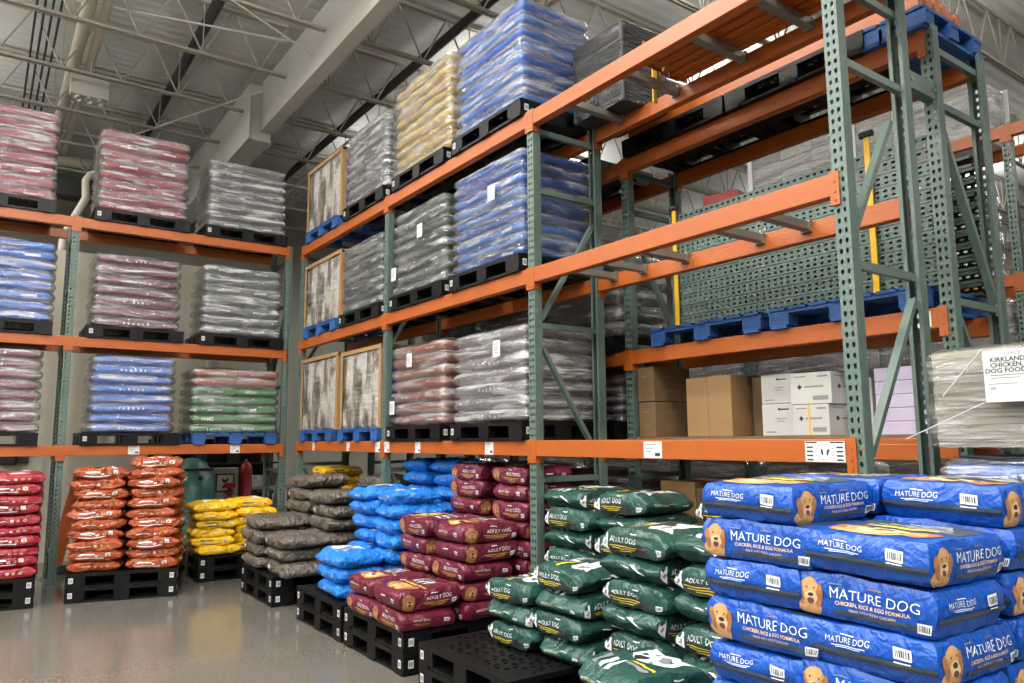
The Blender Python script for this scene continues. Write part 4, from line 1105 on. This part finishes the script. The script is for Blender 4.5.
# ------------------------------------------------------------------ wrapped grey load with the paper sign, past the end of the rack
t = thing('wrapped_board_load', 'grey layered load in clear film with a printed white sheet, right edge', 'wrapped load', (3.32, .70, 1.54))
for k in range(13): MB().box(-.505+R.uniform(-.004, .004), .505+R.uniform(-.004, .004), -.55, .55, .0322*k, .0322*k+.031).build('layered_board', STRIATED, t)
link('stretch_film', shell_mesh(1.08, 1.18, .42, 4, 77, .003, 0, FILMC, .008), t)
mb = MB(); mb.bar((-.44, -.613, .22), (-.27, -.623, .40), .003, .010, 0, (0, -1, 0)); mb.build('film_tail', PAPER, t)
mb = MB(); mb.bar((-.60, -.64, .035), (-.27, -.625, .185), .003, .008, 0, (0, -1, 0)); mb.build('film_tail', PAPER, t)
mb = MB(); mb.box(-.265, .12, -.622, -.619, .185, .40); sh_ = mb.build('printed_sheet', PAPER, t)
p = Print(lambda x, z, o: Vector((x, -.622-o, z)))
p.text('33409', .024, -.155, .383, GK, .001, 1.1); p.text('KIRKLAND S', .027, -.163, .359, BK, .001, 1.0, .0006); p.text('CHICKEN, R', .027, -.165, .336, BK, .001, 1.0, .0006); p.text('DOG FOOD', .027, -.182, .313, BK, .001, 1.05, .0006)
p.rect(-.24, -.10, .293, .297, GK, .001, 2, 1); p.rect(-.24, -.13, .282, .285, GK, .001, 2, 1); p.rect(-.25, -.14, .258, .261, GK, .001, 2, 1); p.text('200', .016, -.235, .240, BK, .001)
link('lettering', p.mb.mesh('lettering', PM), sh_)
plastic_pallet((3.32, .70, 0), 0, 'black pallet under the blue bags and grey wrapped load', 'floor pallets at the right edge')
wrapped_load('dark blue wrapped bag load under the grey layered load', 'loads at the right edge', (3.32, .70, PH), 0, 1.06, 1.14, 1.49-PH, 9, 'w_blue', FILM, dome=0)

# ------------------------------------------------------------------ loose bags on the floor
def floor_pallets(cx, cy, rot, who, empty=False):
    plastic_pallet((cx, cy, 0), rot, f'lower of two black plastic pallets under the {who}', 'stacked floor pallets')
    plastic_pallet((cx, cy, .1425), rot, f'upper of two black plastic pallets under the {who}', 'stacked floor pallets')
ZT = .285
# royal blue, right edge
floor_pallets(2.96, -.42, 0, 'royal blue bags')
G = 'royal blue bags at the right'
stack('royal', 'royal blue', 'front left stack', 'rightmost floor pallet', G, -1.06, 8, 1, xl=2.515, var=0)
stack('royal', 'royal blue', 'front right stack', 'rightmost floor pallet', G, -1.06, 7, 0, xr=3.34, var=1)
stack('royal', 'royal blue', 'middle left stack', 'rightmost floor pallet', G, -.585, 8, 0, xl=2.47, var=2)
stack('royal', 'royal blue', 'middle right stack', 'rightmost floor pallet', G, -.58, 8, 1, xr=3.35, var=3)
# dark green, two pallets
floor_pallets(.48, -.32, 0, 'smaller dark green group')
G = 'dark green bags'
stack('green', 'dark green', 'low front left stack', 'half empty pallet', G, -.53, 3, 1, xl=.20, seq='BAB', var=0)
stack('green', 'dark green', 'front right stack', 'half empty pallet', G, -.50, 4, 1, xr=1.12, seq='ABAB', var=1)
stack('green', 'dark green', 'rear left stack', 'half empty pallet', G, -.02, 7, 1, xl=.16, seq='ABABABA', var=2)
stack('green', 'dark green', 'rear right stack', 'half empty pallet', G, .0, 7, 1, xl=.68, seq='BABABAB', var=3)
floor_pallets(1.78, -.32, 0, 'larger dark green group')
stack('green', 'dark green', 'front left stack', 'pallet left of royal blue bags', G, -.50, 6, 1, xl=1.30, seq='ABABAB', var=2)
stack('green', 'dark green', 'front right stack', 'pallet left of royal blue bags', G, -.50, 6, 1, xl=1.82, seq='BABABA', var=1)
stack('green', 'dark green', 'rear stack', 'pallet left of royal blue bags', G, .0, 7, 1, xl=1.52, seq='BABABAB', var=5)
stack('green', 'dark green', 'flat front stack', 'pallet left of royal blue bags', G, -1.0, 2, 1, xl=1.66, seq='AA', rj=14, var=0)
# maroon
floor_pallets(-.79, -.30, 0, 'maroon bags')
G = 'maroon bags'
stack('maroon', 'maroon', 'low front left stack', 'maroon pallet', G, -.90, 2, 0, xl=-1.22, seq='BA', var=0)
stack('maroon', 'maroon', 'low front right stack', 'maroon pallet', G, -.92, 2, 0, xr=-.28, seq='BA', var=1)
stack('maroon', 'maroon', 'middle left stack', 'maroon pallet', G, -.44, 5, 0, xl=-1.25, seq='BABAB', var=2)
stack('maroon', 'maroon', 'middle right stack', 'maroon pallet', G, -.43, 5, 0, xr=-.26, seq='BABAA', var=3)
stack('maroon', 'maroon', 'rear left stack', 'maroon pallet', G, .06, 8, 0, xl=-1.27, seq='BABABABB', var=0)
stack('maroon', 'maroon', 'rear right stack', 'maroon pallet', G, .06, 8, 0, xl=-.62, seq='ABABABAB', var=1)
# sky blue
floor_pallets(-1.86, -.30, 0, 'bright sky blue bags')
G = 'sky blue bags'
stack('sky', 'bright sky blue', 'low front stack', 'blue bag pallet', G, -.86, 3, 0, xl=-1.98, seq='BBB', rj=6, var=0)
stack('sky', 'bright sky blue', 'middle left stack', 'blue bag pallet', G, -.40, 7, 0, xl=-2.36, seq='ABABABA', rj=6, jit=.03, var=1)
stack('sky', 'bright sky blue', 'middle right stack', 'blue bag pallet', G, -.42, 7, 0, xr=-1.38, seq='BABABAB', rj=6, jit=.03, var=2)
stack('sky', 'bright sky blue', 'rear left stack', 'blue bag pallet', G, .16, 9, 0, xl=-2.38, rj=5, var=3)
stack('sky', 'bright sky blue', 'rear right stack', 'blue bag pallet', G, .16, 9, 1, xr=-1.36, rj=5, var=4)
# grey brown
floor_pallets(-3.45, -.34, 0, 'grey brown bags')
G = 'grey brown bags'
stack('brown', 'dark grey brown', 'front left stack', 'grey bag pallet', G, -.94, 4, 0, xl=-3.95, seq='BBBB', rj=4, jit=.03, var=0)
stack('brown', 'dark grey brown', 'front right stack', 'grey bag pallet', G, -.92, 3, 0, xl=-3.33, seq='BABA', rj=4, jit=.03, var=1)
stack('brown', 'dark grey brown', 'middle left stack', 'grey bag pallet', G, -.44, 7, 0, xl=-4.0, seq='BBBBBBB', rj=4, jit=.03, var=2)
stack('brown', 'dark grey brown', 'middle right stack', 'grey bag pallet', G, -.42, 6, 0, xl=-3.36, seq='BBBBBB', rj=4, jit=.03, var=3)
stack('brown', 'dark grey brown', 'rear right stack', 'grey bag pallet', G, .10, 7, 0, xl=-3.3, seq='BBBBBBB', rj=4, var=0)
stack('yellow', 'yellow', 'single pile', 'corner bay behind grey bags', 'yellow bags in the corner bay', .10, 9, 0, xl=-4.75, seq='AAAAAAAAA', rj=4, var=0, z0=.285)
floor_pallets(-4.47, .42, 0, 'yellow pile in the corner bay')
# orange bags before the far rack (pallet turned a little)
PV = ((-4.22, -2.05), PI/2-.25)
def far_pallet(pv, who):
    (ox, oy), a = pv
    cx, cy = ox+(-.60)*math.cos(a-PI/2)*1.0, oy+(-.60)*math.sin(a-PI/2)
    floor_pallets(cx, cy, a, who)
far_pallet(PV, 'orange bags')
G = 'orange bags'
stack('amber', 'orange', 'front left stack', 'orange pallet', G, .03, 10, 0, xl=-.50, seq='A', pivot=PV, rj=6, jit=.022, pitch=.102, var=0)
stack('amber', 'orange', 'front right stack', 'orange pallet', G, .03, 11, 0, xl=.03, seq='A', pivot=PV, rj=6, jit=.022, pitch=.102, var=1)
stack('amber', 'orange', 'rear left stack', 'orange pallet', G, .55, 9, 0, xl=-.50, seq='A', pivot=PV, rj=4, pitch=.102, var=2)
stack('amber', 'orange', 'rear right stack', 'orange pallet', G, .55, 9, 0, xl=.03, seq='A', pivot=PV, rj=4, pitch=.102, var=3)
PV2 = ((-4.72, -.70), PI/2+.0)
far_pallet(PV2, 'yellow bags')
G = 'yellow bags'
stack('yellow', 'yellow', 'front left stack', 'yellow pallet', G, .02, 6, 0, xl=-.54, seq='A', pivot=PV2, rj=5, jit=.03, pitch=.098, var=0)
stack('yellow', 'yellow', 'front right stack', 'yellow pallet', G, .20, 6, 0, xl=-.06, seq='A', pivot=PV2, rj=5, jit=.03, pitch=.098, var=1)
PV3 = ((-4.36, -3.30), PI/2-.06)
far_pallet(PV3, 'red bags')
G = 'red bags'
stack('red', 'red', 'front right stack', 'red pallet', G, .02, 10, 0, xl=.0, seq='A', pivot=PV3, rj=2, pitch=.0985, var=0)
stack('red', 'red', 'rear right stack', 'red pallet', G, .52, 10, 0, xl=.0, seq='A', pivot=PV3, rj=2, pitch=.0985, var=2)
stack('red', 'red', 'front left stack', 'red pallet', G, .02, 10, 0, xl=-.53, seq='A', pivot=PV3, rj=2, pitch=.0985, var=1)

# ------------------------------------------------------------------ equipment behind the far rack
t = thing('floor_machine', 'rounded teal machine behind the orange bags', 'machine', (-6.95, -.84, 0))
mb = MB(); prof = [(.30, .02), (.33, .1), (.335, .5), (.325, .9), (.29, 1.12), (.2, 1.28), (.08, 1.345), (.0, 1.36)]
nseg = 24; rings = []
for r_, z in prof:
    b = len(mb.v); rings.append(b)
    for i in range(nseg):
        a = 2*PI*i/nseg; mb.v.append((r_*1.15*math.cos(a), r_*math.sin(a), z))
for a, b in zip(rings, rings[1:]):
    for i in range(nseg): mb.f.append((a+i, a+(i+1) % nseg, b+(i+1) % nseg, b+i)); mb.m.append(0)
mb.build('body_shell', TEAL, t, smooth=True)
MB().tube([(0, 0, 1.18), (0, 0, 1.215)], .30, 24).build('lid_seam', DARK, t)
MB().tube([(.33, .05, 1.08), (.345, .05, 1.08)], .03, 10).build('latch', DARK, t)
t = thing('control_cabinet', 'grey electrical cabinet beside the teal machine', 'cabinet', (-7.1, -.38, 0))
MB().box(-.14, .14, -.2, .2, 0, 1.2).build('cabinet_body', GREYP, t, bevel=.01)
MB().box(.141, .15, -.12, .14, .86, 1.12).build('sign_frame', INK, t); MB().box(.1505, .153, -.10, .12, .88, 1.1).build('sign_plate', PANEL, t)
p = Print(lambda x, z, o: Vector((.153+o, x, z))); p.poly([(-.04, 1.03), (.0, .98), (.06, 1.03), (.06, 1.06), (0, 1.01), (-.04, 1.06)], BK, .001); p.poly([(-.03, .92), (.05, .92), (.05, .95), (-.03, .95)], BK, .001); p.mb.build('sign_symbol', PM, t)
t = thing('jack_stand', 'red topped jack stand between cabinet and red cylinder', 'jack', (-6.72, -.36, 0))
MB().tube([(0, 0, .93), (0, 0, 1.0)], [.075, .085], 14).build('red_head', REDP, t)
MB().tube([(0, 0, .55), (0, 0, .93)], .03, 10).build('stem', DARK, t)
mb = MB()
for k in range(5): mb.tube([(0, 0, .6+.06*k), (0, 0, .625+.06*k)], .07, 12, 0)
mb.build('spring_coil', REDP, t)
MB().tube([(0, 0, 0), (0, 0, .55)], [.16, .05], 12).build('base', DARK, t)
t = thing('gas_cylinder', 'dark red gas cylinder behind the yellow bags', 'cylinder', (-7.15, -.02, 0))
MB().tube([(0, 0, 0), (0, 0, 1.16), (0, 0, 1.22), (0, 0, 1.26), (0, 0, 1.275)], [.09, .09, .08, .05, .02], 18).build('tank', REDP, t, smooth=True)
MB().tube([(0, 0, 1.27), (0, 0, 1.32)], .02, 10).build('valve', STEEL, t)
t = thing('work_bench', 'grey bench with clutter right of the red cylinder', 'bench', (-7.5, .35, 0))
MB().box(-.3, .3, -.25, .35, .86, .9).build('bench_top', GREYP, t)
for sx in (-1, 1):
    for y in (-.22, .32): MB().box(sx*.28-.02, sx*.28+.02, y-.02, y+.02, 0, .86).build('leg', DARK, t)
carton('white carton on the bench right of the red cylinder', 'bench cartons', (-7.4, .2, .901), .2, .2, .16, .16, WHITEC, None)
carton('grey carton on the bench by the green upright', 'bench cartons', (-7.4, .48, .901), .1, .2, .16, .2, CARD2, None)
t = thing('storage_shelf', 'dark steel shelving behind the equipment, far corner', 'shelving', (-8.9, -.3, 0))
for sx in (-1, 1):
    for y in (-1.3, 0, 1.3): MB().box(sx*.25-.02, sx*.25+.02, y-.02, y+.02, 0, 2.2).build('shelf_post', DARK, t)
for z in (.2, .7, 1.2, 1.7): MB().box(-.25, .25, -1.3, 1.3, z, z+.03).build('shelf_board', DARK, t)
MB().box(-.27, -.255, -1.3, 1.3, 0, 2.2).build('back_panel', DARK, t)
for k in range(9):
    y = -1.1+.27*k; m = [DARK, CARD2, WHITEC, DARK, BLUEWOOD, GREYP, DARK, ORANGE, CARD2][k]
    carton('small bin on the dark shelving behind the equipment', 'bins on the dark shelving', (-8.88, -.3+y, (1.231, .731)[k % 2]), .1*(k % 3), .24, .2, .16+.03*(k % 3), m, None, False)
t = thing('guard_panel', 'red slanted guard panel leaning behind the orange bags', 'guard panel', (-6.35, -2.36, 0), 0)
MB().bar((0, -.12, .1), (0, .10, 1.2),   .15, .03, 0, (1, 0, 0)).build('panel_sheet', ORANGE, t)
MB().box(-.06, .06, -.2, .05, .0, .1).build('panel_foot', DARK, t)
o = thing('wall_handset', 'black handset fixture on the cream partition above the red bags', 'fixture', (-7.49, -2.93, 1.36))
MB().box(0, .07, -.16, .02, -.07, .07).build('holder', DARK, o, bevel=.01); MB().box(0, .05, .025, .16, -.05, .05).build('handset', DARK, o, bevel=.01); MB().tube([(.03, .15, .04), (.03, .3, .055)], .01, 6).build('cord', DARK, o)

# ------------------------------------------------------------------ light
def area(x, y, z, sx, sy, e, rot=0, col=(1, .995, .97)):
    l = bpy.data.lights.new('high_bay', 'AREA'); l.shape = 'RECTANGLE'; l.size = sx; l.size_y = sy; l.energy = e; l.color = col
    o = bpy.data.objects.new('high_bay_lamp', l); COL.objects.link(o); o.location = (x, y, z); o.rotation_euler = (0, 0, rot)
    l2 = bpy.data.lights.new('added_uplight', 'AREA'); l2.shape = 'RECTANGLE'; l2.size = sx; l2.size_y = sy; l2.energy = e*UP; l2.color = col  # upward light added below each lamp to brighten the ceiling
    o2 = bpy.data.objects.new('added_uplight', l2); COL.objects.link(o2); o2.location = (x, y, z-.35); o2.rotation_euler = (PI, 0, rot); return o
E_L = 165; UP = 1.2
for x in (-9, -5.5, -2, 1.5, 5):
    area(x, -5.6, 7.2, 1.3, .35, E_L)
for x in (-.8, 2.6, 6):
    area(x, -2.6, 7.1, 1.3, .35, E_L)
for x in (-9, -5, -1, 3, 7):
    area(x, 2.95, 7.2, 1.3, .3, E_L*.12)
for x in (-8, -3, 2, 7):
    area(x, 6.6, 7.2, 1.3, .3, E_L*.35)
    area(x, 14., 7.2, 1.3, .3, E_L*.8)
    area(x, 24., 7.2, 1.3, .3, E_L*.8)
for x in (-8, -3, 2, 7):
    area(x, -8.8, 7.2, 1.3, .3, E_L)
area(-1.9, -2.45, 7.25, 1.3, .4, E_L*1.3)  # extra lamp out of view, added to brighten girder side and top loads
for x, y in ((9, -2.6), (9, -5.6), (12.5, -2.6), (12.5, -5.6), (16, -2.6), (16, -5.6), (20, -4), (24, -4), (2, -12.5), (6, -12.5), (-3, -12.5), (-8, -12.5), (10, -12.5), (-4, -16.5), (1, -16.5), (6, -16.5), (-2, -21), (4, -21)):  # unseen lamps added to brighten the rack fronts and wrapped loads
    area(x, y, 7.2, 1.3, .5, E_L*1.1)
w = bpy.data.worlds.new('world'); SC.world = w; w.use_nodes = True
w.node_tree.nodes['Background'].inputs[0].default_value = (.9, .95, 1, 1); w.node_tree.nodes['Background'].inputs[1].default_value = .05

# ------------------------------------------------------------------ camera
cam = bpy.data.cameras.new('camera'); cam.sensor_width = 36; cam.sensor_fit = 'HORIZONTAL'; cam.lens = 750.387/1024*36; cam.clip_end = 200; cam.clip_start = .05
co = bpy.data.objects.new('camera', cam); COL.objects.link(co)
yaw, pitch, roll = math.radians(-54.6722), math.radians(7.46836), math.radians(-.34086)
f = Vector((math.sin(yaw)*math.cos(pitch), math.cos(yaw)*math.cos(pitch), math.sin(pitch)))
r0 = Vector((math.cos(yaw), -math.sin(yaw), 0)); u0 = r0.cross(f)
r1 = r0*math.cos(roll)+u0*math.sin(roll); u1 = -r0*math.sin(roll)+u0*math.cos(roll)
M = Matrix((r1, u1, -f)).transposed().to_4x4(); M.translation = Vector((4.4737, -3.3540, 1.5816))
co.matrix_world = M
SC.camera = co
vs = SC.view_settings
vs.view_transform = 'Standard'; vs.look = 'None'; vs.exposure = 0.12; vs.gamma = 1.0; vs.use_curve_mapping = False
SC.cycles.use_denoising = True
SC.cycles.transparent_max_bounces = 24; SC.cycles.max_bounces = 8; SC.cycles.diffuse_bounces = 3; SC.cycles.glossy_bounces = 3
SC.cycles.sample_clamp_indirect = 4
